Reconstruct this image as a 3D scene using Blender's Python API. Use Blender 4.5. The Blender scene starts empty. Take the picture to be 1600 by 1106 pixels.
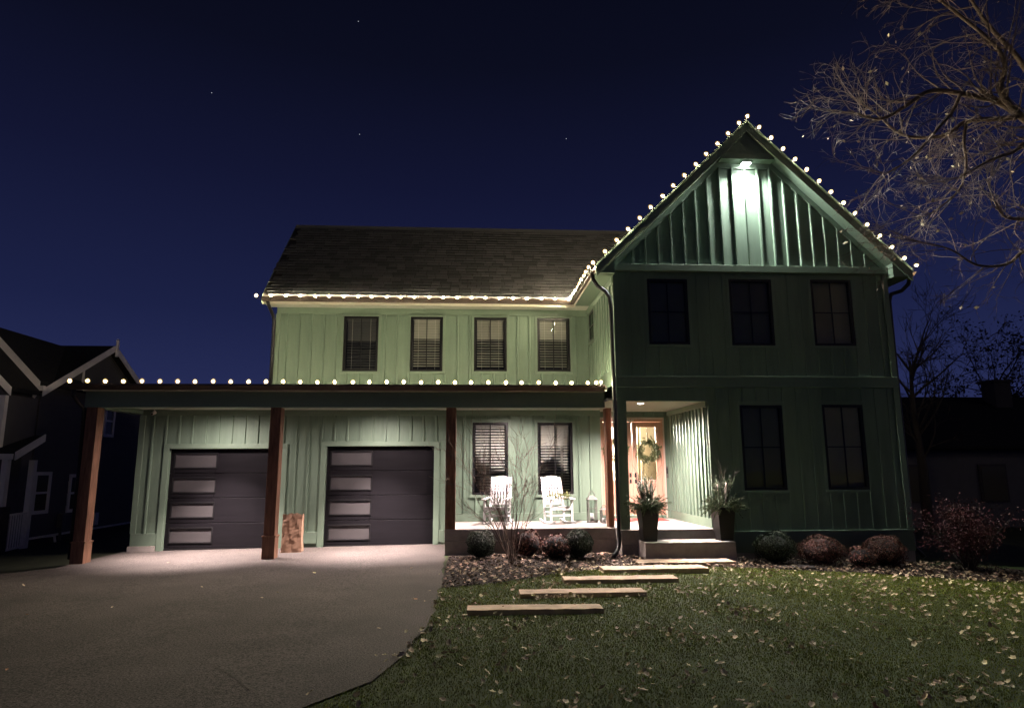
import bpy, math, random
import numpy as np
from mathutils import Vector, Matrix, Euler, Quaternion

R = math.radians
rnd = random.Random(7)
nr = np.random.default_rng(7)
scn = bpy.context.scene
COL = scn.collection

# ---------------------------------------------------------------- camera
H = 1.66
cam_d = bpy.data.cameras.new('camera')
cam = bpy.data.objects.new('camera', cam_d)
COL.objects.link(cam)
scn.camera = cam
cam_d.sensor_fit = 'HORIZONTAL'
cam_d.sensor_width = 36.0
cam_d.lens = 1022.3 / 1600 * 36.0
cam_d.clip_start = 0.05
cam_d.clip_end = 2000
PITCH, YAW, ROLL = R(9.83), R(3.7), R(-0.275)
_f = Vector((math.sin(YAW) * math.cos(PITCH), math.cos(YAW) * math.cos(PITCH), math.sin(PITCH)))
_r = Vector((math.cos(YAW), -math.sin(YAW), 0))
_u = _r.cross(_f)
_r2 = math.cos(ROLL) * _r + math.sin(ROLL) * _u
_u2 = math.cos(ROLL) * _u - math.sin(ROLL) * _r
_m = Matrix((_r2, _u2, -_f)).transposed().to_4x4()
_m.translation = (0, 0, H)
cam.matrix_world = _m

# ---------------------------------------------------------------- world: clear night sky
world = bpy.data.worlds.new('World')
scn.world = world
world.use_nodes = True
wn = world.node_tree.nodes
wl = world.node_tree.links
wn.clear()
w_out = wn.new('ShaderNodeOutputWorld')
w_bg = wn.new('ShaderNodeBackground')
w_tc = wn.new('ShaderNodeTexCoord')
w_sep = wn.new('ShaderNodeSeparateXYZ')
w_rmp = wn.new('ShaderNodeValToRGB')
wl.new(w_tc.outputs['Generated'], w_sep.inputs[0])
wl.new(w_sep.outputs['Z'], w_rmp.inputs[0])
wl.new(w_rmp.outputs[0], w_bg.inputs[0])
wl.new(w_bg.outputs[0], w_out.inputs[0])
cr = w_rmp.color_ramp
cr.elements[0].position = 0.0
cr.elements[0].color = (0.021, 0.027, 0.090, 1)
cr.elements[1].position = 0.75
cr.elements[1].color = (0.0016, 0.0020, 0.0058, 1)
for pos, c in ((0.10, (0.0185, 0.0245, 0.086)), (0.22, (0.0110, 0.0150, 0.058)), (0.40, (0.0062, 0.0078, 0.031)), (0.55, (0.0034, 0.0042, 0.0135))):
    e = cr.elements.new(pos)
    e.color = (*c, 1)
w_bg.inputs[1].default_value = 1.0

# weak added fill light from the right, lifts the neighbour's trim
sd = bpy.data.lights.new('fill_sun', 'SUN')
sd.energy = 0.06
sd.angle = R(2)
sd.color = (1.0, 0.90, 0.86)
so = bpy.data.objects.new('fill_sun', sd)
COL.objects.link(so)
so.rotation_euler = Vector((-0.85, 0.45, -0.30)).to_track_quat('-Z', 'Y').to_euler()

vs = scn.view_settings
vs.view_transform = 'Standard'
vs.look = 'None'
vs.exposure = 0.0
vs.gamma = 1.0
vs.use_curve_mapping = False
scn.render.engine = 'CYCLES'
scn.cycles.use_denoising = True
scn.cycles.max_bounces = 6
scn.cycles.diffuse_bounces = 3
scn.cycles.glossy_bounces = 3
scn.cycles.transparent_max_bounces = 12
scn.cycles.sample_clamp_indirect = 4.0
scn.cycles.use_light_tree = True

WARM = (1.0, 0.83, 0.56)      # string bulbs
DOWN = (1.0, 0.80, 0.77)      # recessed downlights
FLOOD = (0.97, 1.0, 0.965)     # gable flood lamp
LP = dict(bulb=3900.0, garage=420.0, porch=850.0, entry=2200.0, flood=1950.0, hall=2300.0)

def spot(name, loc, target, power, color, angle, blend=0.4, rad=0.05):
    d = bpy.data.lights.new(name, 'SPOT')
    d.energy = power
    d.color = color
    d.spot_size = R(angle)
    d.spot_blend = blend
    d.shadow_soft_size = rad
    o = bpy.data.objects.new(name, d)
    COL.objects.link(o)
    o.location = loc
    o.rotation_euler = (Vector(target) - Vector(loc)).to_track_quat('-Z', 'Y').to_euler()
    return o

CEIL = 2.955
GAR_L = [(-5.25, 13.98), (-1.95, 13.98)]
for gx, gy in GAR_L:
    spot('garage_downlight_lamp', (gx, gy, CEIL - 0.03), (gx, gy, 0), LP['garage'], DOWN, 174, 1.0)
POR_L = (1.0, 13.8)
for gx, gy in GAR_L:
    spot('garage_downlight_beam', (gx, gy, CEIL - 0.035), (gx, gy - 0.05, 0), 4200, DOWN, 82, 1.0, 0.04)
spot('porch_downlight_beam', (*POR_L, CEIL - 0.035), (*POR_L, 0), 450, DOWN, 100, 0.9, 0.04)
spot('porch_downlight_lamp', (*POR_L, CEIL - 0.03), (*POR_L, 0), LP['porch'], DOWN, 172, 1.0)
ENT_L = (3.52, 13.3)
spot('entry_downlight_lamp', (*ENT_L, CEIL - 0.03), (*ENT_L, 0), LP['entry'], DOWN, 155, 0.8)
spot('flood_lamp_light', (5.80, 12.60, 7.92), (5.80, 7.4, 0), LP['flood'], FLOOD, 168, 1.0, 0.05)
hd = bpy.data.lights.new('hall_lamp_light', 'POINT')
hd.energy = LP['hall']; hd.color = (1.0, 0.88, 0.72); hd.shadow_soft_size = 0.12
ho = bpy.data.objects.new('hall_lamp_light', hd); COL.objects.link(ho); ho.location = (3.6, 17.2, 2.55)

# ---------------------------------------------------------------- materials
def mat(name, color, rough=0.7, noise=None, bump=0.0, bump_scale=80, metal=0.0, var=0.0, island=False, spec=0.3, aniso=None, stops=None, speck=None):
    """noise = (scale, amount) brightness mottling; var = per object / island brightness spread; aniso = stretch of noise space"""
    m = bpy.data.materials.new(name)
    m.use_nodes = True
    n, l = m.node_tree.nodes, m.node_tree.links
    b = n['Principled BSDF']
    b.inputs['Roughness'].default_value = rough
    b.inputs['Metallic'].default_value = metal
    b.inputs['Specular IOR Level'].default_value = spec
    rgb = n.new('ShaderNodeRGB'); rgb.outputs[0].default_value = (*color, 1)
    cur = rgb.outputs[0]
    tc = n.new('ShaderNodeTexCoord'); mp = n.new('ShaderNodeMapping')
    geo = n.new('ShaderNodeNewGeometry')
    l.new(geo.outputs['Position'], mp.inputs[0])
    if aniso: mp.inputs['Scale'].default_value = aniso
    if stops:
        nz = n.new('ShaderNodeTexNoise'); nz.inputs['Scale'].default_value = stops[0]; nz.inputs['Detail'].default_value = 6
        l.new(mp.outputs[0], nz.inputs[0])
        rp = n.new('ShaderNodeValToRGB'); l.new(nz.outputs[0], rp.inputs[0])
        rp.color_ramp.elements[0].position = 0.35; rp.color_ramp.elements[0].color = (*stops[1], 1)
        rp.color_ramp.elements[1].position = 0.65; rp.color_ramp.elements[1].color = (*stops[2], 1)
        cur = rp.outputs[0]
    if noise:
        nz = n.new('ShaderNodeTexNoise'); nz.inputs['Scale'].default_value = noise[0]; nz.inputs['Detail'].default_value = 8
        nz.inputs['Roughness'].default_value = 0.65
        l.new(mp.outputs[0], nz.inputs[0])
        mr = n.new('ShaderNodeMapRange'); mr.inputs[1].default_value = 0.3; mr.inputs[2].default_value = 0.7
        mr.inputs[3].default_value = 1 - noise[1]; mr.inputs[4].default_value = 1 + noise[1]
        l.new(nz.outputs[0], mr.inputs[0])
        hs = n.new('ShaderNodeHueSaturation'); l.new(cur, hs.inputs['Color']); l.new(mr.outputs[0], hs.inputs['Value'])
        cur = hs.outputs[0]
    if speck:
        nz = n.new('ShaderNodeTexNoise'); nz.inputs['Scale'].default_value = speck[0]; nz.inputs['Detail'].default_value = 2
        l.new(mp.outputs[0], nz.inputs[0])
        mr = n.new('ShaderNodeMapRange'); mr.inputs[1].default_value = 0.3; mr.inputs[2].default_value = 0.7
        mr.inputs[3].default_value = 1 - speck[1]; mr.inputs[4].default_value = 1 + speck[1]
        l.new(nz.outputs[0], mr.inputs[0])
        hs = n.new('ShaderNodeHueSaturation'); l.new(cur, hs.inputs['Color']); l.new(mr.outputs[0], hs.inputs['Value'])
        cur = hs.outputs[0]
    if var:
        if island: src = geo.outputs['Random Per Island']
        else:
            oi = n.new('ShaderNodeObjectInfo'); src = oi.outputs['Random']
        mr = n.new('ShaderNodeMapRange'); mr.inputs[3].default_value = 1 - var; mr.inputs[4].default_value = 1 + var
        l.new(src, mr.inputs[0])
        hs = n.new('ShaderNodeHueSaturation'); l.new(cur, hs.inputs['Color']); l.new(mr.outputs[0], hs.inputs['Value'])
        mr2 = n.new('ShaderNodeMapRange'); mr2.inputs[3].default_value = 0.5 - var * 0.05; mr2.inputs[4].default_value = 0.5 + var * 0.05
        wn_ = n.new('ShaderNodeMath'); wn_.operation = 'FRACT'
        ml = n.new('ShaderNodeMath'); ml.operation = 'MULTIPLY'; ml.inputs[1].default_value = 17.31
        l.new(src, ml.inputs[0]); l.new(ml.outputs[0], wn_.inputs[0]); l.new(wn_.outputs[0], mr2.inputs[0]); l.new(mr2.outputs[0], hs.inputs['Hue'])
        cur = hs.outputs[0]
    l.new(cur, b.inputs['Base Color'])
    if bump:
        nz = n.new('ShaderNodeTexNoise'); nz.inputs['Scale'].default_value = bump_scale; nz.inputs['Detail'].default_value = 5
        l.new(mp.outputs[0], nz.inputs[0])
        bp = n.new('ShaderNodeBump'); bp.inputs['Strength'].default_value = bump; bp.inputs['Distance'].default_value = 0.01
        l.new(nz.outputs[0], bp.inputs['Height']); l.new(bp.outputs[0], b.inputs['Normal'])
    return m

def emis(name, color, strength):
    m = bpy.data.materials.new(name); m.use_nodes = True
    n, l = m.node_tree.nodes, m.node_tree.links
    n.clear()
    o = n.new('ShaderNodeOutputMaterial'); e = n.new('ShaderNodeEmission')
    e.inputs[0].default_value = (*color, 1); e.inputs[1].default_value = strength
    l.new(e.outputs[0], o.inputs[0])
    return m

def glass(name, ior=1.38, tint=(0.85, 0.88, 0.88)):
    m = bpy.data.materials.new(name); m.use_nodes = True
    n, l = m.node_tree.nodes, m.node_tree.links
    n.clear()
    o = n.new('ShaderNodeOutputMaterial'); mx = n.new('ShaderNodeMixShader')
    t = n.new('ShaderNodeBsdfTransparent'); t.inputs[0].default_value = (*tint, 1)
    g = n.new('ShaderNodeBsdfGlossy'); g.inputs['Roughness'].default_value = 0.015
    fr = n.new('ShaderNodeFresnel'); fr.inputs[0].default_value = ior
    ad = n.new('ShaderNodeMath'); ad.operation = 'ADD'; ad.inputs[1].default_value = 0.0
    l.new(fr.outputs[0], ad.inputs[0])
    l.new(ad.outputs[0], mx.inputs[0]); l.new(t.outputs[0], mx.inputs[1]); l.new(g.outputs[0], mx.inputs[2]); l.new(mx.outputs[0], o.inputs[0])
    return m

def halo_shell():  # yellow glow fading towards the rim, imitates the halo around a bulb
    m = bpy.data.materials.new('bulb_halo_shell'); m.use_nodes = True
    m.cycles.emission_sampling = 'NONE'
    n, l = m.node_tree.nodes, m.node_tree.links
    n.clear()
    o = n.new('ShaderNodeOutputMaterial'); mx = n.new('ShaderNodeMixShader')
    t = n.new('ShaderNodeBsdfTransparent'); e = n.new('ShaderNodeEmission')
    e.inputs[0].default_value = (1.0, 0.66, 0.24, 1); e.inputs[1].default_value = 1.0
    lw = n.new('ShaderNodeLayerWeight'); lw.inputs[0].default_value = 0.5
    mr = n.new('ShaderNodeMapRange'); mr.inputs[1].default_value = 0.05; mr.inputs[2].default_value = 0.95; mr.inputs[3].default_value = 0.6; mr.inputs[4].default_value = 0.0
    l.new(lw.outputs['Facing'], mr.inputs[0]); l.new(mr.outputs[0], mx.inputs[0])
    l.new(t.outputs[0], mx.inputs[1]); l.new(e.outputs[0], mx.inputs[2]); l.new(mx.outputs[0], o.inputs[0])
    return m

M = dict(
    siding=mat('green_siding', (0.145, 0.205, 0.150), 0.55, (4.0, 0.13), 0.3, 40, aniso=(1.6, 1.6, 0.22)),
    trim=mat('green_trim', (0.158, 0.219, 0.162), 0.45, (5.0, 0.05), 0.15, 60),
    soffit=mat('soffit_paint', (0.50, 0.52, 0.44), 0.6, (4, 0.03)),
    cream=mat('drip_edge_paint', (0.55, 0.53, 0.42), 0.4),
    bronze=mat('dark_bronze_metal', (0.085, 0.062, 0.048), 0.4, (6, 0.1), metal=0.3),
    black=mat('black_paint', (0.012, 0.012, 0.013), 0.35),
    blackm=mat('black_downspout_metal', (0.018, 0.018, 0.02), 0.4),
    shingle=mat('roof_shingle', (0.078, 0.077, 0.077), 0.9, (40, 0.25), 0.5, 220, var=0.32),
    shingle_i=mat('roof_shingle_joined', (0.078, 0.077, 0.077), 0.9, (40, 0.25), 0.5, 220, var=0.32, island=True),
    roofdeck=mat('roof_deck', (0.03, 0.026, 0.022), 0.9, (20, 0.2)),
    gdoor=mat('garage_door_charcoal', (0.0075, 0.0068, 0.0085), 0.55, (4, 0.25), 0.2, 120, aniso=(0.3, 1, 3), spec=0.12),
    gglass=mat('frosted_garage_glass', (0.060, 0.057, 0.058), 0.28, (2.0, 0.12), spec=0.5),
    wood=mat('stained_cedar_post', (0.19, 0.098, 0.060), 0.65, (9, 0.45), 0.5, 40, aniso=(3, 3, 0.35)),
    doorwood=mat('front_door_wood', (0.60, 0.33, 0.235), 0.5, (10, 0.12), 0.15, 60, aniso=(4, 4, 0.3)),
    concrete=mat('concrete', (0.34, 0.31, 0.28), 0.85, (7, 0.16), 0.4, 90),
    apron=mat('concrete_apron', (0.36, 0.32, 0.31), 0.85, (2.5, 0.18), 0.4, 130),
    slabstone=mat('sandstone_slab', (0.41, 0.305, 0.215), 0.85, (5, 0.36), 0.5, 60, var=0.08),
    asphalt=mat('asphalt', (0.064, 0.055, 0.049), 0.9, (0.6, 0.35), 0.9, 80, speck=(52, 0.75)),
    ground=mat('night_ground', (0.030, 0.036, 0.018), 0.95, (3, 0.3)),
    lawn=mat('lawn_soil', (0.030, 0.045, 0.010), 0.95, (5, 0.35)),
    mulch=mat('mulch', (0.022, 0.015, 0.011), 0.95, (18, 0.5), 1.0, 60),
    chip=mat('mulch_chip', (0.036, 0.023, 0.017), 0.9, var=0.6, island=True),
    grass=mat('grass_blade', (0.165, 0.195, 0.018), 0.6, (1.6, 0.38), var=0.4, island=True),
    leafA=mat('fallen_leaf', (0.56, 0.46, 0.30), 0.7, var=0.45),
    leafB=mat('fallen_leaf_russet', (0.46, 0.26, 0.13), 0.7, var=0.4),
    leafI=mat('fallen_leaf_litter', (0.54, 0.44, 0.28), 0.7, var=0.5, island=True),
    leafC=mat('bed_leaf_litter', (0.22, 0.15, 0.10), 0.7, var=0.6, island=True),
    glass=glass('window_glass'),
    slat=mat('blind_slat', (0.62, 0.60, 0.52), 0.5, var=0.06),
    slatu=mat('shaded_blind_slat', (0.34, 0.33, 0.28), 0.5),  # same blinds, upper floor's dimness put into the colour
    slatd=mat('dimmed_blind_slat', (0.10, 0.10, 0.095), 0.5),  # same blinds again, leftmost window's deeper dimness put into the colour
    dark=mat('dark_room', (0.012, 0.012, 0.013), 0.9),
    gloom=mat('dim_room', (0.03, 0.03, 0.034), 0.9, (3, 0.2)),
    shade=mat('roller_shade_cloth', (0.33, 0.29, 0.19), 0.8, (2, 0.1)),  # tone lightened for reflections in the panes, warmed against blue skylight
    white=mat('white_paint', (0.80, 0.79, 0.77), 0.45, (10, 0.03)),
    hallw=mat('hall_wall', (0.75, 0.68, 0.55), 0.7),
    hallg=mat('hall_olive_door', (0.16, 0.155, 0.10), 0.6),
    bush=mat('boxwood_leaf', (0.020, 0.030, 0.013), 0.55, var=0.5, island=True),
    russet=mat('russet_leaf', (0.105, 0.045, 0.032), 0.65, var=0.5, island=True),
    redleaf=mat('burgundy_leaf', (0.062, 0.017, 0.019), 0.6, var=0.5, island=True),
    ever=mat('evergreen_needle', (0.065, 0.092, 0.045), 0.6, var=0.5, island=True),
    wreath=mat('wreath_needle', (0.13, 0.16, 0.075), 0.6, var=0.5, island=True),
    bark=mat('grey_brown_bark', (0.125, 0.092, 0.070), 0.85, (12, 0.3), 0.6, 60),
    twig=mat('twig_bark', (0.125, 0.092, 0.072), 0.8, var=0.25, island=True),
    darktwig=mat('dark_twig', (0.05, 0.04, 0.034), 0.85),
    saptwig=mat('sapling_bark', (0.13, 0.095, 0.075), 0.8),
    birch=mat('pale_birch_stick', (0.55, 0.45, 0.40), 0.7, (30, 0.2)),
    pot=mat('black_planter', (0.010, 0.010, 0.010), 0.5, (5, 0.1)),
    bag=mat('kraft_paper', (0.33, 0.205, 0.135), 0.8, (9, 0.06), 0.1, 30),
    lantern=mat('grey_lantern_metal', (0.10, 0.095, 0.085), 0.5, (14, 0.2)),
    red=mat('red_doormat', (0.42, 0.06, 0.05), 0.9, (60, 0.3)),
    nwall=mat('neighbour_dark_siding', (0.11, 0.10, 0.10), 0.7, (2, 0.1)),
    nroof=mat('neighbour_dark_roof', (0.018, 0.017, 0.017), 0.9, (20, 0.3)),
    nroofb=mat('far_dark_roof', (0.010, 0.010, 0.010), 0.95, (8, 0.3)),
    ntrim=mat('neighbour_white_trim', (0.82, 0.76, 0.75), 0.6, (4, 0.08)),
    brick=mat('dull_brick', (0.06, 0.05, 0.05), 0.9, (15, 0.3)),
    bulb=emis('warm_bulb_glow', WARM, LP['bulb']),
    lens=emis('downlight_glow', DOWN, 40),
    floodlens=emis('flood_lens_glow', FLOOD, 120),
    star=emis('star_glow', (0.8, 0.85, 1.0), 0.6),
)

# ---------------------------------------------------------------- mesh helpers
class MB:
    def __init__(s): s.v = []; s.f = []; s.mi = []; s.k = 0
    def add(s, vs_, fs_):
        o = len(s.v)
        s.v += [tuple(p) for p in vs_]
        s.f += [tuple(i + o for i in f) for f in fs_]
        s.mi += [s.k] * len(fs_)
        return s
    def box(s, x0, x1, y0, y1, z0, z1):
        return s.add([(x0, y0, z0), (x1, y0, z0), (x1, y1, z0), (x0, y1, z0), (x0, y0, z1), (x1, y0, z1), (x1, y1, z1), (x0, y1, z1)],
                     [(0, 3, 2, 1), (4, 5, 6, 7), (0, 1, 5, 4), (1, 2, 6, 5), (2, 3, 7, 6), (3, 0, 4, 7)])
    def hexa(s, p):          # 8 points: bottom ring 0-3 (ccw from above), top ring 4-7
        return s.add(p, [(0, 3, 2, 1), (4, 5, 6, 7), (0, 1, 5, 4), (1, 2, 6, 5), (2, 3, 7, 6), (3, 0, 4, 7)])
    def bar(s, a, b, w, d, up=(0, 0, 1)):    # box bar between two points; w across, d along 'up' side
        a, b = Vector(a), Vector(b)
        t = (b - a).normalized(); u = Vector(up); sx = t.cross(u)
        if sx.length < 1e-4: sx = t.cross(Vector((1, 0, 0)))
        sx.normalize(); uy = sx.cross(t).normalized()
        sx *= w / 2; uy *= d / 2
        return s.hexa([a - sx - uy, a + sx - uy, b + sx - uy, b - sx - uy, a - sx + uy, a + sx + uy, b + sx + uy, b - sx + uy])
    def tube(s, pts, rad, n=8, cap=True):
        pts = [Vector(p) for p in pts]
        if not hasattr(rad, '__len__'): rad = [rad] * len(pts)
        o = len(s.v); prev = None
        for i, p in enumerate(pts):
            t = (pts[min(i + 1, len(pts) - 1)] - pts[max(i - 1, 0)])
            if t.length < 1e-9: t = Vector((0, 0, 1))
            t.normalize()
            if prev is None:
                a = t.orthogonal().normalized()
            else:
                a = prev - t * prev.dot(t)
                a = a.normalized() if a.length > 1e-6 else t.orthogonal().normalized()
            prev = a; b = t.cross(a)
            for k in range(n):
                an = 2 * math.pi * k / n
                q = p + (a * math.cos(an) + b * math.sin(an)) * rad[i]
                s.v.append((q.x, q.y, q.z))
        for i in range(len(pts) - 1):
            for k in range(n):
                k2 = (k + 1) % n
                s.f.append((o + i * n + k, o + i * n + k2, o + (i + 1) * n + k2, o + (i + 1) * n + k)); s.mi.append(s.k)
        if cap and n > 2:
            s.f.append(tuple(o + k for k in range(n))[::-1]); s.mi.append(s.k)
            e = o + (len(pts) - 1) * n
            s.f.append(tuple(e + k for k in range(n))); s.mi.append(s.k)
        return s
    def lathe(s, prof, n=16, c=(0, 0, 0)):
        o = len(s.v)
        for r_, z in prof:
            for k in range(n):
                a = 2 * math.pi * k / n
                s.v.append((c[0] + r_ * math.cos(a), c[1] + r_ * math.sin(a), c[2] + z))
        for i in range(len(prof) - 1):
            for k in range(n):
                k2 = (k + 1) % n
                s.f.append((o + i * n + k, o + i * n + k2, o + (i + 1) * n + k2, o + (i + 1) * n + k)); s.mi.append(s.k)
        s.f.append(tuple(o + k for k in range(n))[::-1]); s.mi.append(s.k)
        e = o + (len(prof) - 1) * n
        s.f.append(tuple(e + k for k in range(n))); s.mi.append(s.k)
        return s
    def prism_y(s, poly, y0, y1):      # poly of (x,z), ccw seen from -Y
        n = len(poly)
        vs_ = [(x, y0, z) for x, z in poly] + [(x, y1, z) for x, z in poly]
        fs_ = [tuple(range(n)), tuple(range(2 * n - 1, n - 1, -1))] + [(i, i + n, (i + 1) % n + n, (i + 1) % n) for i in range(n)]
        return s.add(vs_, fs_)
    def prism_x(s, poly, x0, x1):      # poly of (y,z)
        n = len(poly)
        vs_ = [(x0, y, z) for y, z in poly] + [(x1, y, z) for y, z in poly]
        fs_ = [tuple(range(n)), tuple(range(2 * n - 1, n - 1, -1))] + [(i, i + n, (i + 1) % n + n, (i + 1) % n) for i in range(n)]
        return s.add(vs_, fs_)
    def mesh(s, name, mats, smooth=False):
        me = bpy.data.meshes.new(name)
        me.from_pydata(s.v, [], s.f)
        for m in (mats if isinstance(mats, (list, tuple)) else [mats]): me.materials.append(m)
        if any(s.mi): me.polygons.foreach_set('material_index', s.mi)
        if smooth: me.polygons.foreach_set('use_smooth', [True] * len(me.polygons))
        me.validate()
        import bmesh
        bm = bmesh.new(); bm.from_mesh(me); bmesh.ops.recalc_face_normals(bm, faces=bm.faces); bm.to_mesh(me); bm.free()
        me.update()
        return me

def np_mesh(name, verts, faces, m, smooth=False):
    verts = np.asarray(verts, np.float32).reshape(-1, 3); faces = np.asarray(faces, np.int32)
    me = bpy.data.meshes.new(name)
    me.vertices.add(len(verts)); me.vertices.foreach_set('co', verts.ravel())
    k = faces.shape[1]
    me.loops.add(faces.size); me.loops.foreach_set('vertex_index', faces.ravel())
    me.polygons.add(len(faces)); me.polygons.foreach_set('loop_start', np.arange(0, faces.size, k, dtype=np.int32))
    me.materials.append(m)
    me.update(calc_edges=True)
    return me

def wpos(o):
    p = Vector((0, 0, 0))
    while o is not None:
        p += o.location; o = o.parent
    return p

def put(name, me, parent=None, at=(0, 0, 0), bevel=0.0):
    """link a mesh whose origin stands at world point 'at' under an unrotated parent chain"""
    o = bpy.data.objects.new(name, me)
    COL.objects.link(o)
    o.location = Vector(at) - wpos(parent)
    o.parent = parent
    if bevel:
        b = o.modifiers.new('bevel', 'BEVEL'); b.width = bevel; b.segments = 2; b.limit_method = 'ANGLE'
    return o

def loc(name, me, parent, at=(0, 0, 0)):
    o = bpy.data.objects.new(name, me)
    COL.objects.link(o)
    o.parent = parent; o.location = at
    return o

def tag(o, label=None, cat=None, group=None, kind=None):
    if label: o['label'] = label
    if cat: o['category'] = cat
    if group: o['group'] = group
    if kind: o['kind'] = kind
    return o

def thing(name, at, label, cat, group=None, rz=0):
    o = bpy.data.objects.new(name, None)
    COL.objects.link(o)
    o.empty_display_size = 0.1
    o.location = at; o.rotation_euler = (0, 0, rz)
    return tag(o, label, cat, group)

def copy_tree(o, parent=None):
    c = o.copy(); COL.objects.link(c)
    if parent is not None: c.parent = parent
    for ch in [x for x in CH.get(o, [])]:
        copy_tree(ch, c)
    return c
CH = {}
def index_children():
    CH.clear()
    for o in bpy.data.objects:
        if o.parent: CH.setdefault(o.parent, []).append(o)

UNIT = MB().box(-0.5, 0.5, -0.5, 0.5, -0.5, 0.5)

# ---------------------------------------------------------------- terrain
def hz(x, y):
    z = 0.0
    if x < -1: z -= 0.012 * min(-1 - x, 6.5)
    if x < -7.5: z -= 0.07 * min(-7.5 - x, 6.0)
    if x > 3: z -= 0.033 * min(x - 3, 6.0)
    if x > 9: z -= 0.06 * min(x - 9, 9)
    return z

def sheet(name, poly_fn, xs, ys, dz, m, kind='structure'):
    """terrain-following sheet over grid cells whose centre passes poly_fn"""
    idx = {}; v = []; f = []
    def vid(i, j):
        if (i, j) not in idx:
            idx[(i, j)] = len(v); v.append((xs[i], ys[j], hz(xs[i], ys[j]) + dz))
        return idx[(i, j)]
    for i in range(len(xs) - 1):
        for j in range(len(ys) - 1):
            if poly_fn is None or poly_fn((xs[i] + xs[i + 1]) / 2, (ys[j] + ys[j + 1]) / 2):
                f.append((vid(i, j), vid(i + 1, j), vid(i + 1, j + 1), vid(i, j + 1)))
    me = bpy.data.meshes.new(name); me.from_pydata(v, [], f); me.materials.append(m); me.update()
    return tag(put(name, me), kind=kind)

def strip(name, left, right, dz, m, n=1):
    """sheet between two polylines of equal length"""
    v = []; f = []
    K = 14
    for (a, b) in zip(left, right):
        for k in range(K + 1):
            t = k / K
            x = a[0] + (b[0] - a[0]) * t; y = a[1] + (b[1] - a[1]) * t
            v.append((x, y, hz(x, y) + dz))
    for i in range(len(left) - 1):
        for k in range(K):
            p = i * (K + 1) + k
            f.append((p, p + 1, p + K + 2, p + K + 1))
    me = bpy.data.meshes.new(name); me.from_pydata(v, [], f); me.materials.append(m); me.update()
    return tag(put(name, me), kind='structure')

gx = [-400, -120, -60, -35, -25, -20, -17, -15, -13.5, -12, -10.5, -9, -7.5, -6, -4.5, -3, -1, 1, 3, 4.5, 6, 7.5, 9, 11, 13.5, 16, 18, 22, 30, 45, 80, 160, 400]
gy = [-300, -80, -30, -12, -4, 0, 3, 6, 9, 12, 15, 18, 22, 28, 40, 70, 140, 400]
sheet('ground', None, gx, gy, -0.03, M['ground'])

# right edge of the driveway (x at a given y), measured along the ground
DRV = [(-3.2, 0.5), (-2.4, 3.0), (-1.7, 4.3), (-1.18, 5.04), (-0.80, 5.6), (-0.64, 6.0), (-0.50, 6.9), (-0.44, 7.6), (-0.40, 8.9), (-0.41, 10.36), (-0.44, 12.0), (-0.47, 13.2)]
def drive_x(y):
    for (x0, y0), (x1, y1) in zip(DRV, DRV[1:]):
        if y0 <= y <= y1:
            return x0 + (x1 - x0) * (y - y0) / (y1 - y0)
    return DRV[0][0] if y < DRV[0][1] else DRV[-1][0]
ys_ = [0.5 + i * 0.32 for i in range(40)]
ys_ = [y for y in ys_ if y < 12.4] + [12.7, 13.1, 13.6, 14.3, 15.06]
dr = [(drive_x(y) + 0.025 * math.sin(y * 7.1) + 0.015 * math.sin(y * 17), y) for y in ys_]
dl = [(-11.5 if y < 9 else max(-11.5 + (y - 9) / 3.72 * 3.4, -99) if y < 12.65 else -7.4, y) for y in ys_]
driveway = strip('driveway', dl, dr, 0.0, M['asphalt'])

# hairline cracks in the asphalt
for pts in ([(-6.2, 6.6), (-5.3, 6.85), (-4.6, 6.7), (-3.9, 7.15), (-3.3, 7.2), (-2.7, 7.6)], [(-3.9, 7.15), (-3.6, 8.0), (-3.7, 8.9)], [(-1.6, 5.4), (-2.2, 6.2), (-2.1, 7.0)]):
    v = []; f = []; rr = random.Random(len(pts))
    dense = []
    for (xa, ya), (xb, yb_) in zip(pts, pts[1:]):
        for k_ in range(7): dense.append((xa + (xb - xa) * k_ / 7 + rr.gauss(0, 0.02), ya + (yb_ - ya) * k_ / 7 + rr.gauss(0, 0.02)))
    for i, (x, y) in enumerate(dense):
        w = rr.uniform(0.002, 0.008)
        v += [(x, y - w, hz(x, y) + 0.005), (x + w * 0.6, y + w, hz(x, y) + 0.005)]
        if i: f.append((2 * i - 2, 2 * i, 2 * i + 1, 2 * i - 1))
    put('crack', MB().add(v, f).mesh('crack', M['darktwig']), driveway)

# lawn sheet right of the driveway
lys = [0.5 + i * 0.3 for i in range(45)]
ll = [(drive_x(y) + 0.012 + 0.025 * math.sin(y * 7.1) + 0.015 * math.sin(y * 17), y) for y in lys]
lr = [(11.5, y) for y in lys]
lawn = strip('lawn', ll, lr, -0.012, M['lawn'])
# mulch bed
BED = [(-0.40, 9.75), (0.25, 9.95), (0.8, 10.35), (1.35, 10.8), (2.1, 11.2), (3.0, 11.45), (4.6, 11.55), (5.6, 11.35), (6.6, 11.2), (7.4, 10.9), (8.4, 10.55), (9.3, 10.5), (10.4, 10.6)]
def bed_y(x):
    if x < BED[0][0]: return 99
    for (x0, y0), (x1, y1) in zip(BED, BED[1:]):
        if x0 <= x <= x1:
            return y0 + (y1 - y0) * (x - x0) / (x1 - x0)
    return 99
bxs = [-0.40 + i * 0.27 for i in range(41)]
bxs = [x for x in bxs if x <= 10.4]
strip('mulch_bed', [(x, bed_y(x) + 0.05 * math.sin(x * 5)) for x in bxs], [(x, 13.25 if x < 8.7 else 12.3) for x in bxs], -0.004, M['mulch'])

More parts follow.
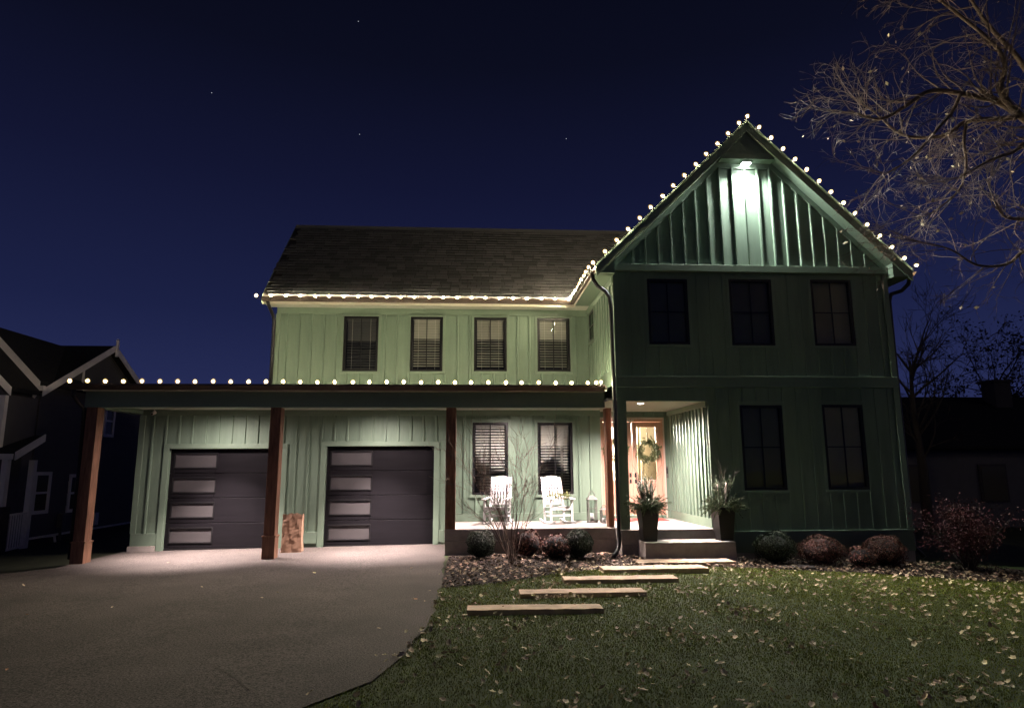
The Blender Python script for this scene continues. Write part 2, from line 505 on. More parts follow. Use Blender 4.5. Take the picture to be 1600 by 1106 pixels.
# ---------------------------------------------------------------- house
house = thing('house', (0.5, 14.0, 0.0), 'two storey sage green board and batten house strung with warm roofline bulbs', 'house')
YD, YM, YG, YP = 15.0, 15.7, 12.75, 13.2    # garage wall, main upper wall, gable front, post front

def hole_wall(name, x0, x1, z0, z1, y, holes, m, depth=0.14):
    """wall facing -Y with rectangular openings and their reveals"""
    xs = sorted({x0, x1, *[h[0] for h in holes], *[h[1] for h in holes]})
    zs = sorted({z0, z1, *[h[2] for h in holes], *[h[3] for h in holes]})
    b = MB()
    for i in range(len(xs) - 1):
        for j in range(len(zs) - 1):
            cx, cz = (xs[i] + xs[i + 1]) / 2, (zs[j] + zs[j + 1]) / 2
            if any(h[0] < cx < h[1] and h[2] < cz < h[3] for h in holes): continue
            b.add([(xs[i], y, zs[j]), (xs[i + 1], y, zs[j]), (xs[i + 1], y, zs[j + 1]), (xs[i], y, zs[j + 1])], [(0, 1, 2, 3)])
            b.add([(xs[i], y + depth, zs[j]), (xs[i + 1], y + depth, zs[j]), (xs[i + 1], y + depth, zs[j + 1]), (xs[i], y + depth, zs[j + 1])], [(3, 2, 1, 0)])
    for h in holes:
        a, c, d, e = h
        b.add([(a, y, d), (a, y, e), (a, y + depth, e), (a, y + depth, d)], [(0, 1, 2, 3)])
        b.add([(c, y, d), (c, y, e), (c, y + depth, e), (c, y + depth, d)], [(3, 2, 1, 0)])
        b.add([(a, y, d), (c, y, d), (c, y + depth, d), (a, y + depth, d)], [(3, 2, 1, 0)])
        b.add([(a, y, e), (c, y, e), (c, y + depth, e), (a, y + depth, e)], [(0, 1, 2, 3)])
    return put(name, b.mesh(name, m), house)

def batten_mesh(dep, wb=0.030, wt=0.017):
    return MB().hexa([(-wt, -dep, -0.5), (wt, -dep, -0.5), (wb, 0.016, -0.5), (-wb, 0.016, -0.5), (-wt, -dep, 0.5), (wt, -dep, 0.5), (wb, 0.016, 0.5), (-wb, 0.016, 0.5)]).mesh('batten', M['siding'])
batten_me = batten_mesh(0.030)
batten_low = batten_mesh(0.004, 0.024, 0.020)
def batten(parent, x, y, z0, z1, me=None):
    if z1 - z0 < 0.05: return
    o = put('batten', me or batten_me, parent, (x, y - 0.006, (z0 + z1) / 2))
    o.scale = (rnd.uniform(0.9, 1.1), 1, z1 - z0)
    return o
def battens(parent, x0, step, x1, z0, z1, y, blocks, ztop=None, me=None):
    x = x0
    while x <= x1 + 1e-6:
        spans = [(z0, z1 if ztop is None else ztop(x))]
        for a, c, d, e in blocks:
            if a - 0.03 < x < c + 0.03:
                new = []
                for s0, s1 in spans:
                    if e <= s0 or d >= s1: new.append((s0, s1)); continue
                    if d > s0: new.append((s0, d))
                    if e < s1: new.append((e, s1))
                spans = new
        for s0, s1 in spans: batten(parent, x, y, s0, s1, me)
        x += step
def trim_box(name, parent, *a, m='trim', bevel=0.004):
    return put(name, MB().box(*a).mesh(name, M[m]), parent, bevel=bevel)

slat_me = {}
def make_window(parent, x0, x1, z0, z1, y, style, closed=0.0, proud=1.0, sm='slat'):
    """window in a wall facing -Y: casing, black frame, muntins, pane and (optionally) blind slats"""
    c = 0.055
    b = MB()
    b.box(x0 - c, x1 + c, y - 0.030 * proud, y + 0.01, z1, z1 + c + 0.015)
    b.box(x0 - c, x1 + c, y - 0.040 * proud, y + 0.01, z0 - c, z0)
    b.box(x0 - c, x0, y - 0.026 * proud, y + 0.01, z0, z1)
    b.box(x1, x1 + c, y - 0.026 * proud, y + 0.01, z0, z1)
    cas = put('window', b.mesh('window_casing', M['trim']), parent, bevel=0.003)
    fw = 0.055
    b = MB()
    b.box(x0, x1, y + 0.005, y + 0.085, z1 - fw, z1); b.box(x0, x1, y + 0.005, y + 0.085, z0, z0 + fw)
    b.box(x0, x0 + fw, y + 0.005, y + 0.085, z0 + fw, z1 - fw); b.box(x1 - fw, x1, y + 0.005, y + 0.085, z0 + fw, z1 - fw)
    put('window_frame', b.mesh('window_frame', M['black']), cas, bevel=0.003)
    b = MB(); xm = (x0 + x1) / 2; zm = (z0 + z1) / 2
    b.box(xm - 0.010, xm + 0.010, y + 0.03, y + 0.052, z0 + fw, z1 - fw)
    if style == 'cross':
        b.box(x0 + fw, xm - 0.010, y + 0.031, y + 0.051, zm - 0.010, zm + 0.010); b.box(xm + 0.010, x1 - fw, y + 0.031, y + 0.051, zm - 0.010, zm + 0.010)
    put('muntin', b.mesh('muntin', M['black']), cas)
    g = MB().add([(x0 + fw, y + 0.045, z0 + fw), (x1 - fw, y + 0.045, z0 + fw), (x1 - fw, y + 0.045, z1 - fw), (x0 + fw, y + 0.045, z1 - fw)], [(0, 1, 2, 3)])
    put('pane', g.mesh('pane', M['glass']), cas)
    w = x1 - x0 - 2 * fw - 0.04
    if style == 'blind':
        wk = round(w, 2); key = (wk, sm)
        if key not in slat_me:
            slat_me[key] = MB().box(-wk / 2, wk / 2, -0.032, 0.032, -0.0015, 0.0015).mesh('blind_slat', M[sm])
        n = int((z1 - z0 - 2 * fw - 0.03) / 0.0635)
        put('blind_rail', MB().box(xm - w / 2, xm + w / 2, y + 0.065, y + 0.115, z1 - fw - 0.035, z1 - fw - 0.002).mesh('blind_rail', M[sm]), cas)
        for i in range(n):
            z = z1 - fw - 0.065 - i * 0.0635
            o = put('blind_slat', slat_me[key], cas, (xm, y + 0.096, z))
            fr_ = i / n
            o.rotation_euler = (R(76 if fr_ < closed else 36) + rnd.uniform(-0.03, 0.03), rnd.uniform(-0.004, 0.004), 0)
        b = MB()
        for s in (-0.32, 0.32): b.box(xm + s * w - 0.003, xm + s * w + 0.003, y + 0.064, y + 0.066, z0 + fw, z1 - fw)
        put('blind_cord', b.mesh('blind_cord', M['slat']), cas)
    return cas

# --- garage and porch wall (Y = 15)
G1 = (-6.585, -4.16, 0.0, 2.10); G2 = (-3.19, -0.80, 0.0, 2.145)
W5 = (0.06, 0.872, 1.055, 2.675); W6 = (1.545, 2.353, 1.055, 2.675)
wall_f = hole_wall('wall', -7.25, 3.0, -0.12, 3.05, YD, [(G1[0], G1[1], -0.12, G1[3]), (G2[0], G2[1], -0.12, G2[3]), W5, W6], M['siding'])
def grow(h, a, b_=None): return (h[0] - a, h[1] + a, h[2] - (a if b_ is None else b_), h[3] + a + 0.015)
blk = [(G1[0] - 0.12, G1[1] + 0.12, -1, G1[3] + 0.11), (G2[0] - 0.12, G2[1] + 0.12, -1, G2[3] + 0.11), grow(W5, 0.055), grow(W6, 0.055)]
battens(wall_f, -6.97, 0.282, -0.60, 0.30, 2.83, YD, blk)
battens(wall_f, -0.12, 0.262, 2.95, 0.66, 2.83, YD, blk)
trim_box('frieze_board', wall_f, -7.25, 3.0, YD - 0.028, YD + 0.01, 2.83, 2.96)
trim_box('skirt_board', wall_f, -7.25, G1[0] - 0.125, YD - 0.032, YD + 0.01, 0.04, 0.30)
trim_box('skirt_board', wall_f, G1[1] + 0.125, G2[0] - 0.125, YD - 0.032, YD + 0.01, 0.05, 0.30)
trim_box('skirt_board', wall_f, G2[1] + 0.125, -0.47, YD - 0.032, YD + 0.01, 0.05, 0.30)
trim_box('skirt_board', wall_f, -0.47, 3.0, YD - 0.032, YD + 0.01, 0.485, 0.66)
trim_box('corner_board', wall_f, -7.27, -7.15, YD - 0.03, YD + 0.02, 0.30, 2.83)
put('foundation', MB().box(-7.28, G1[0] - 0.13, YD - 0.06, YD + 0.05, -0.25, 0.035).mesh('foundation', M['concrete']), house)
for g in (G1, G2):
    b = MB()
    b.box(g[0] - 0.12, g[0], YD - 0.04, YD + 0.01, -0.1, g[3]); b.box(g[1], g[1] + 0.12, YD - 0.04, YD + 0.01, -0.1, g[3])
    b.box(g[0] - 0.12, g[1] + 0.12, YD - 0.045, YD + 0.01, g[3], g[3] + 0.105)
    put('door_casing', b.mesh('door_casing', M['trim']), wall_f, bevel=0.004)
for w in (W5, W6): make_window(wall_f, *w, YD, 'blind', closed=0.0 if w is W5 else 0.30)
def garage_door(g, zb):
    d = thing('garage_door', ((g[0] + g[1]) / 2, YD + 0.1, zb), None, None)
    d.location = Vector(d.location) - wpos(house); d.parent = house
    hgt = (g[3] - zb) / 4
    for i in range(4):
        z0 = zb + i * hgt
        wx0, wx1 = g[0] + 0.105, g[0] + 0.985; wz0, wz1 = z0 + 0.13, z0 + 0.415
        b = MB(); y0, y1 = YD + 0.075, YD + 0.12; e = 0.005
        b.box(g[0] + e, wx0, y0, y1, z0 + e, z0 + hgt - e); b.box(wx1, g[1] - e, y0, y1, z0 + e, z0 + hgt - e)
        b.box(wx0, wx1, y0, y1, z0 + e, wz0); b.box(wx0, wx1, y0, y1, wz1, z0 + hgt - e)
        p = put('panel', b.mesh('panel', M['gdoor']), d, bevel=0.006)
        fb = MB(); t = 0.03
        fb.box(wx0 - t, wx1 + t, y0 - 0.014, y0 + 0.012, wz1, wz1 + t); fb.box(wx0 - t, wx1 + t, y0 - 0.014, y0 + 0.012, wz0 - t, wz0)
        fb.box(wx0 - t, wx0, y0 - 0.014, y0 + 0.012, wz0, wz1); fb.box(wx1, wx1 + t, y0 - 0.014, y0 + 0.012, wz0, wz1)
        put('window_frame', fb.mesh('window_frame', M['black']), d, bevel=0.004)
        put('pane', MB().box(wx0, wx1, y0 + 0.016, y0 + 0.028, wz0, wz1).mesh('pane', M['gglass']), d)
    put('bottom_seal', MB().box(g[0], g[1], YD + 0.07, YD + 0.12, zb - 0.05, zb + 0.004).mesh('bottom_seal', M['black']), d)
    put('backing', MB().box(g[0], g[1], YD + 0.125, YD + 0.135, zb - 0.05, g[3]).mesh('backing', M['black']), d)
garage_door(G1, -0.03); garage_door(G2, -0.004)

# --- entry recess
DOOR = (3.14, 4.535, 0.555, 2.72)
YE = 15.4
wall_e = hole_wall('wall', 3.0, 4.74, 0.40, 3.05, YE, [(3.08, 4.58, 0.46, 2.775)], M['siding'])
battens(wall_e, 3.1, 0.262, 4.6, 2.86, 2.95, YE, [])
trim_box('wall_return', wall_f, 2.88, 3.0, YD + 0.142, YE + 0.1, 0.47, 3.0, m='siding', bevel=0)
# right wall of the recess, facing -X
XR = 4.72
wr = put('wall', MB().box(XR, XR + 0.12, YG + 0.03, YE + 0.1, 0.3, 3.0).mesh('wall', M['siding']), house)
yb = 12.95
bt_x = MB().box(-0.030, 0.012, -0.02, 0.02, -0.5, 0.5).mesh('batten', M['siding'])
while yb < YE - 0.05:
    o = put('batten', bt_x, wr, (XR - 0.006, yb, (0.66 + 2.84) / 2)); o.scale = (1, 1, 2.84 - 0.66); yb += 0.215
trim_box('frieze_board', wr, XR - 0.03, XR + 0.01, YG + 0.03, YE, 2.84, 2.965)
trim_box('skirt_board', wr, XR - 0.03, XR + 0.01, YG + 0.03, YE, 0.482, 0.66)
# double door
dd = thing('front_door', (3.83, YE, 0.5), None, None); dd.location = Vector(dd.location) - wpos(house); dd.parent = house
b = MB(); b.box(3.05, 3.08, YE - 0.035, YE + 0.02, 0.5, 2.80); b.box(4.58, 4.61, YE - 0.035, YE + 0.02, 0.5, 2.80); b.box(3.05, 4.61, YE - 0.04, YE + 0.02, 2.775, 2.82)
put('casing', b.mesh('casing', mat('door_casing_pale', (0.62, 0.50, 0.42), 0.5)), dd, bevel=0.003)
b = MB(); b.box(3.08, 3.14, YE - 0.01, YE + 0.12, 0.555, 2.775); b.box(4.53, 4.58, YE - 0.01, YE + 0.12, 0.555, 2.775); b.box(3.14, 4.53, YE - 0.01, YE + 0.12, 2.715, 2.775)
put('door_frame', b.mesh('door_frame', M['doorwood']), dd, bevel=0.003)
put('threshold', MB().box(3.08, 4.58, YE - 0.03, YE + 0.12, 0.46, 0.553).mesh('threshold', M['trim']), dd, bevel=0.003)
for (a, c) in ((3.142, 3.832), (3.84, 4.528)):
    b = MB(); st = 0.115; y0, y1 = YE + 0.03, YE + 0.075
    b.box(a, a + st, y0, y1, 0.56, 2.71); b.box(c - st, c, y0, y1, 0.56, 2.71)
    b.box(a + st, c - st, y0, y1, 2.59, 2.71); b.box(a + st, c - st, y0, y1, 1.22, 1.36); b.box(a + st, c - st, y0, y1, 0.56, 0.76)
    b.box(a + st, c - st, y0 + 0.018, y1 - 0.01, 0.76, 1.22)
    lf = put('door_leaf', b.mesh('door_leaf', M['doorwood']), dd, bevel=0.004)
    put('door_glass', MB().add([(a + st, y0 + 0.022, 1.36), (c - st, y0 + 0.022, 1.36), (c - st, y0 + 0.022, 2.59), (a + st, y0 + 0.022, 2.59)], [(0, 1, 2, 3)]).mesh('door_glass', M['glass']), lf) if False else \
        put('door_glass', MB().add([(a + st, y0 + 0.022, 1.36), (c - st, y0 + 0.022, 1.36), (c - st, y0 + 0.022, 2.59), (a + st, y0 + 0.022, 2.59)], [(0, 1, 2, 3)]).mesh('door_glass', M['glass']), dd)
for hx in (3.775, 3.897):
    b = MB(); b.box(hx - 0.022, hx + 0.022, YE + 0.018, YE + 0.031, 1.42, 1.52); b.box(hx - 0.022, hx + 0.022, YE + 0.018, YE + 0.031, 1.28, 1.37)
    b.tube([(hx, YE + 0.018, 1.46), (hx, YE - 0.02, 1.46), (hx + (0.05 if hx > 3.83 else -0.05), YE - 0.022, 1.46)], 0.01, 6)
    put('handle', b.mesh('handle', M['black']), dd)
# lit hall behind the door
b = MB(); b.box(2.2, 4.9, 18.8, 18.85, 0.5, 3.0); b.box(2.15, 2.2, YE + 0.16, 18.85, 0.5, 3.0); b.box(4.9, 4.95, YE + 0.16, 18.85, 0.5, 3.0); b.box(2.2, 4.9, YE + 0.16, 18.8, 3.0, 3.04); b.box(2.2, 4.9, YE + 0.16, 18.8, 0.46, 0.5)
put('hall', b.mesh('hall', M['hallw']), house)
b = MB(); b.box(4.27, 4.33, 16.6, 18.0, 0.5, 2.75); b.box(4.33, 4.36, 16.9, 17.5, 1.2, 2.4)
put('hall_partition', b.mesh('hall_partition', M['hallg']), house)
# doorbell
put('doorbell', MB().box(4.622, 4.66, YE - 0.025, YE + 0.005, 1.50, 1.63).mesh('doorbell', M['black']), wall_e, bevel=0.006)
put('doorbell_plate', MB().box(4.612, 4.67, YE - 0.012, YE + 0.003, 1.40, 1.67).mesh('doorbell_plate', M['lantern']), wall_e)

# --- ceilings with recessed lights
put('porch_ceiling', MB().box(-7.3, 2.72, 13.45, YD - 0.0, CEIL, CEIL + 0.05).mesh('porch_ceiling', M['soffit']), house)
put('entry_ceiling', MB().box(2.72, XR, 12.79, YE + 0.01, CEIL, CEIL + 0.05).mesh('entry_ceiling', M['soffit']), house)
dl_me = MB().lathe([(0.085, 0.0), (0.085, -0.006), (0.07, -0.012), (0.07, -0.004)], 24).mesh('downlight_ring', M['white'], True)
ln_me = MB().lathe([(0.068, 0.0), (0.068, -0.008)], 24).mesh('downlight_lens', M['lens'])
for p in GAR_L + [POR_L, ENT_L]:
    o = put('downlight', dl_me, house, (*p, CEIL)); put('lens', ln_me, o, (*p, CEIL - 0.002))

# --- posts and beam
def post(x0, x1, y0, y1, z0, z1, base=True):
    p = put('post', MB().box(x0, x1, y0, y1, z0, z1).mesh('post', M['wood']), house, bevel=0.008)
    if base:
        w = 0.014
        put('post_base', MB().box(x0 - w, x1 + w, y0 - w, y1 + w, z0, z0 + 0.42).mesh('post_base', M['wood']), p, bevel=0.006)
        put('post_collar', MB().box(x0 - w - 0.014, x1 + w + 0.014, y0 - w - 0.014, y1 + w + 0.014, z0 + 0.42, z0 + 0.45).mesh('post_collar', M['wood']), p, bevel=0.005)
    return p
post(-7.43, -7.215, YP, YP + 0.24, -0.12, 2.85)
post(-3.93, -3.72, YP, YP + 0.23, -0.05, 2.85)
post(-0.475, -0.275, YP, YP + 0.22, 0.48, 2.85, False)
post(2.765, 2.885, YP + 0.03, YP + 0.28, 0.48, 2.85, False)
post(2.895, 3.085, YG + 0.01, YG + 0.2, 0.482, 2.95, False)
bm_ = put('porch_beam', MB().box(-7.46, 2.74, YP - 0.03, YP + 0.25, 2.85, 3.17).mesh('porch_beam', M['trim']), house, bevel=0.005)
put('side_beam', MB().box(-7.44, -7.21, YP + 0.252, YD - 0.002, 2.85, 3.17).mesh('side_beam', M['trim']), house, bevel=0.005)
put('drip_edge', MB().box(-7.5, 2.74, YP - 0.05, YP - 0.032, 3.155, 3.175).mesh('drip_edge', M['cream']), house)
# porch roof and its gutter
put('porch_roof', MB().hexa([(-7.6, 13.0, 3.19), (2.76, 13.0, 3.19), (2.76, YM + 0.1, 3.5), (-7.6, YM + 0.1, 3.5), (-7.6, 13.0, 3.26), (2.76, 13.0, 3.26), (2.76, YM + 0.1, 3.6), (-7.6, YM + 0.1, 3.6)]).mesh('porch_roof', M['roofdeck']), house)
put('porch_soffit', MB().box(-7.6, 2.76, 12.99, YP - 0.052, 3.172, 3.187).mesh('porch_soffit', M['soffit']), house)
def gutter(a, b_, name='gutter', hgt=0.11, w=0.12):
    """ogee-ish gutter along a line, open on top; outer face to the left of a->b"""
    a, b_ = Vector(a), Vector(b_); t = (b_ - a).normalized(); o = Vector((t.y, -t.x, 0))
    prof = [(0, hgt), (0, 0), (w * 0.55, 0), (w * 0.75, hgt * 0.35), (w, hgt * 0.7), (w, hgt), (w * 0.93, hgt), (w * 0.9, hgt * 0.72), (w * 0.7, hgt * 0.4), (w * 0.5, 0.012), (0.01, 0.012), (0.01, hgt)]
    n = len(prof); vs_ = []
    for p in (a, b_):
        vs_ += [p + o * q[0] + Vector((0, 0, q[1])) for q in prof]
    fs_ = [(i, (i + 1) % n, (i + 1) % n + n, i + n) for i in range(n)]
    fs_ += [tuple(range(n)), tuple(range(2 * n - 1, n - 1, -1))]
    return put(name, MB().add(vs_, fs_).mesh(name, M['bronze']), house)
gutter((-7.62, 12.985, 3.165), (2.70, 12.985, 3.165))
# porch slab, entry platform, steps
b = MB(); b.box(-0.48, 2.885, YP - 0.005, YD, 0.26, 0.478)
put('porch_slab', b.mesh('porch_slab', M['concrete']), house, bevel=0.01)
put('slab_course', MB().box(-0.475, 2.885, YP + 0.008, YD, -0.2, 0.253).mesh('slab_course', M['concrete']), house, bevel=0.01)
put('entry_platform', MB().box(2.89, 4.75, 12.70, YE + 0.02, 0.20, 0.48).mesh('entry_platform', M['concrete']), house, bevel=0.01)
put('platform_course', MB().box(2.895, 4.75, 12.708, 14.0, -0.2, 0.194).mesh('platform_course', M['concrete']), house, bevel=0.01)
put('entry_step', MB().box(3.205, 4.905, 12.17, 12.702, -0.12, 0.296).mesh('entry_step', M['concrete']), house, bevel=0.012)

# --- main upper wall
UW = [(-3.055, -2.222, 3.94, 5.292), (-1.452, -0.67, 3.948, 5.292), (0.087, 0.887, 3.952, 5.292), (1.637, 2.447, 3.957, 5.292)]
wall_m = hole_wall('wall', -4.65, 2.9, 3.0, 5.50, YM, UW, M['siding'])
battens(wall_m, -4.40, 0.292, 2.8, 3.60, 5.33, YM, [grow(w, 0.055) for w in UW])
trim_box('frieze_board', wall_m, -4.65, 2.9, YM - 0.03, YM + 0.01, 5.33, 5.5)
trim_box('corner_board', wall_m, -4.67, -4.56, YM - 0.032, YM + 0.02, 3.5, 5.33)
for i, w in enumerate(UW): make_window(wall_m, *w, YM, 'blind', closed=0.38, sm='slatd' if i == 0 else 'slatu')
b = MB()
b.box(-4.65, -4.53, YM + 0.142, 19.8, 3.0, 5.5); b.box(-4.65, 8.68, 19.8, 19.92, -0.5, 5.5); b.box(-7.25, -7.13, YD + 0.142, 19.9, -0.3, 3.3); b.box(-7.25, -4.65, 19.8, 19.92, -0.3, 3.3)
put('side_wall', b.mesh('side_wall', M['siding']), house)
put('garage_roof', MB().box(-7.6, -4.655, YM + 0.11, 20.2, 3.32, 3.5).mesh('garage_roof', M['roofdeck']), house)
put('wall', MB().prism_x([(YM, 5.5), (19.8, 5.5), (17.75, 7.9)], -4.65, -4.53).mesh('wall', M['siding']), house)
# near-black panels stand in for the unlit rooms behind the windows
b = MB(); b.box(-4.4, 2.6, YM + 0.55, YM + 0.58, 3.5, 5.5); put('unlit_room_panel', b.mesh('unlit_room_panel', M['gloom']), house)
b = MB(); b.box(-0.3, 2.9, YD + 0.60, YD + 0.63, 0.5, 3.0); put('unlit_room_panel', b.mesh('unlit_room_panel', M['dark']), house)

# --- main roof
SL = 1.05
def mroof_z(y): return 5.70 + SL * (y - 15.25)
RX0, RX1, RY = -4.87, 4.9, 17.75
n_ = Vector((0, -SL, 1)).normalized()
roof_m = put('roof', MB().hexa([(RX0, 15.25, 5.58), (RX1, 15.25, 5.58), (RX1, RY, mroof_z(RY) - 0.12), (RX0, RY, mroof_z(RY) - 0.12), (RX0, 15.25, 5.695), (RX1, 15.25, 5.695), (RX1, RY, mroof_z(RY) - 0.005), (RX0, RY, mroof_z(RY) - 0.005)]).mesh('roof', M['roofdeck']), house)
put('rear_roof', MB().hexa([(RX0, RY, mroof_z(RY) - 0.12), (RX1, RY, mroof_z(RY) - 0.12), (RX1, 20.25, 5.58), (RX0, 20.25, 5.58), (RX0, RY, mroof_z(RY)), (RX1, RY, mroof_z(RY)), (RX1, 20.25, 5.7), (RX0, 20.25, 5.7)]).mesh('rear_roof', M['shingle']), house)
slope_len = math.hypot(RY - 15.25, SL * (RY - 15.25))
ex = 0.142
ncourse = int(slope_len / ex) + 1
ang = math.atan(SL)
sh_mes = []
for k, wv in enumerate((0.20, 0.25, 0.30)):
    sh_mes.append((wv, MB().hexa([(-wv / 2, -0.01, 0.0), (wv / 2, -0.01, 0.0), (wv / 2, ex, -0.004), (-wv / 2, ex, -0.004), (-wv / 2, -0.01, 0.024), (wv / 2, -0.01, 0.024), (wv / 2, ex, 0.005), (-wv / 2, ex, 0.005)]).mesh('shingle', M['shingle'])))
rest = MB(); cnt = 0
rmat = Matrix.Rotation(ang, 3, 'X')
for cidx in range(ncourse):
    d = cidx * ex
    x = RX0 - (0.12 if cidx % 2 else 0.0) - rnd.uniform(0, 0.1)
    while x < 4.35:
        wv, me = rnd.choice(sh_mes)
        xc = x + wv / 2; x += wv + 0.014
        if xc - wv / 2 < RX0 - 0.03: continue
        p = Vector((xc, 15.23 + d * math.cos(ang), 5.70 - 0.02 * SL + d * math.sin(ang)))
        # the gable roof covers the right end
        if xc > 2.62 + max(0, (p.z - 5.9)) * 1.02: continue
        if cnt < 300:
            o = put('shingle', me, roof_m, p); o.rotation_euler = (ang, 0, 0); cnt += 1
        else:
            vs_ = [rmat @ Vector(v.co) + p for v in me.vertices]
            rest.add(vs_, [tuple(f.vertices) for f in me.polygons])
o = put('shingle_field', rest.mesh('shingle_field', M['shingle_i']), roof_m); o['kind'] = 'stuff'
put('ridge_cap', MB().hexa([(RX0, RY - 0.13, mroof_z(RY) - 0.11), (4.6, RY - 0.13, mroof_z(RY) - 0.11), (4.6, RY + 0.13, mroof_z(RY) - 0.12), (RX0, RY + 0.13, mroof_z(RY) - 0.12), (RX0, RY - 0.02, mroof_z(RY) + 0.03), (4.6, RY - 0.02, mroof_z(RY) + 0.03), (4.6, RY + 0.02, mroof_z(RY) + 0.03), (RX0, RY + 0.02, mroof_z(RY) + 0.03)]).mesh('ridge_cap', M['shingle']), roof_m)
put('main_soffit', MB().box(RX0 + 0.02, 2.86, 15.27, YM - 0.03, 5.49, 5.505).mesh('main_soffit', M['soffit']), house)
put('fascia', MB().box(RX0, 2.52, 15.245, 15.268, 5.46, 5.60).mesh('fascia', M['cream']), house)
gutter((RX0 + 0.0, 15.24, 5.52), (2.45, 15.24, 5.52), hgt=0.10, w=0.11)
put('rake_board', MB().hexa([(RX0 - 0.02, 15.25, 5.48), (RX0, 15.25, 5.48), (RX0, RY, mroof_z(RY) - 0.22), (RX0 - 0.02, RY, mroof_z(RY) - 0.22), (RX0 - 0.02, 15.25, 5.69), (RX0, 15.25, 5.69), (RX0, RY, mroof_z(RY) - 0.01), (RX0 - 0.02, RY, mroof_z(RY) - 0.01)]).mesh('rake_board', M['trim']), house)

# --- gable block
XL, XRR, XC = 2.9, 8.70, 5.80
GW_U = [(3.60, 4.44, 4.09, 5.455), (5.31, 6.215, 4.08, 5.475), (7.05, 7.925, 4.085, 5.488)]
GW_L = [(5.375, 6.245, 1.195, 2.865), (7.075, 7.925, 1.195, 2.878)]
ENT = (3.085, XR, 0.48, 2.945)
wall_g = hole_wall('wall', XL, XRR, -0.35, 5.70, YG, GW_U + GW_L + [(ENT[0], ENT[1], -0.35, ENT[3])], M['siding'], depth=0.12)
blkg = [grow(w, 0.055) for w in GW_U + GW_L] + [(XL - 1, ENT[1] + 0.06, -1, 3.22)]
battens(wall_g, XL + 0.36, 0.275, XRR - 0.1, 3.46, 5.60, YG, blkg, me=batten_low)
battens(wall_g, XL + 0.36, 0.275, XRR - 0.1, 0.44, 3.22, YG, blkg, me=batten_low)
for w in GW_U: make_window(wall_g, *w, YG, 'cross', proud=0.12)
for w in GW_L: make_window(wall_g, *w, YG, 'cross', proud=0.12)
for w in GW_U + GW_L:
    put('roller_shade', MB().box(w[0] + 0.03, w[1] - 0.03, YG + 0.095, YG + 0.10, w[2] + 0.02, w[3] - 0.02).mesh('roller_shade', M['shade']), wall_g)
b = MB(); b.box(3.0, 8.6, YG + 1.1, YG + 1.14, 3.5, 5.7); put('unlit_room_panel', b.mesh('unlit_room_panel', M['gloom']), house)  # dark sheet painted as unlit depth, likewise on the ground floor
b = MB(); b.box(4.9, 8.6, YG + 1.1, YG + 1.14, 0.5, 3.2); put('unlit_room_panel', b.mesh('unlit_room_panel', M['gloom']), house)
trim_box('band_board', wall_g, XL - 0.02, XRR + 0.02, YG - 0.095, YG + 0.01, 5.60, 5.745, bevel=0.006)
trim_box('band_board', wall_g, XL - 0.02, XRR + 0.02, YG - 0.035, YG + 0.01, 3.22, 3.42, bevel=0.006)
trim_box('band_cap', wall_g, XL - 0.02, XRR + 0.02, YG - 0.05, YG + 0.01, 3.42, 3.445, bevel=0.004)
trim_box('water_table', wall_g, ENT[1] + 0.2, XRR + 0.02, YG - 0.05, YG + 0.01, 0.40, 0.43, bevel=0.004)
trim_box('skirt_board', wall_g, ENT[1] + 0.05, XRR + 0.015, YG - 0.03, YG + 0.01, 0.02, 0.40)
put('foundation', MB().box(ENT[1] + 0.05, XRR, YG - 0.02, YG + 0.1, -0.4, 0.015).mesh('foundation', M['concrete']), house)
for x0, x1 in ((XL - 0.015, XL + 0.10), (XRR - 0.10, XRR + 0.015)):
    trim_box('corner_board', wall_g, x0, x1, YG - 0.028, YG + 0.02, 3.445, 5.60)
trim_box('corner_board', wall_g, XRR - 0.10, XRR + 0.015, YG - 0.028, YG + 0.02, 0.43, 3.22)
# gable triangle
GS = 0.975
ZE = 5.62           # underside line of the roof at the wall: z = ZE + ...
def gz(x): return 8.72 - abs(x - XC) * GS - 0.10       # underside of roof slab
tri = put('gable_wall', MB().prism_y([(XL, 5.74), (XRR, 5.74), (XRR, gz(XRR)), (XC, gz(XC)), (XL, gz(XL))], YG + 0.003, YG + 0.12).mesh('gable_wall', M['siding']), house)
SHZ = 8.02
battens(tri, XC - 10 * 0.275, 0.275, XRR - 0.05, 5.745, 9, YG, [], ztop=lambda x: min(gz(x) - 0.15, SHZ - 0.06))
for s in (-1, 1):
    xa, xb = (XL, XC) if s < 0 else (XRR, XC)
    p = [(xa, gz(xa) - 0.15), (xb, gz(xb) - 0.15), (xb, gz(xb)), (xa, gz(xa))]
    if s > 0: p = p[::-1]
    put('frieze_board', MB().prism_y(p, YG - 0.026, YG + 0.006).mesh('frieze_board', M['trim']), tri, bevel=0.004)
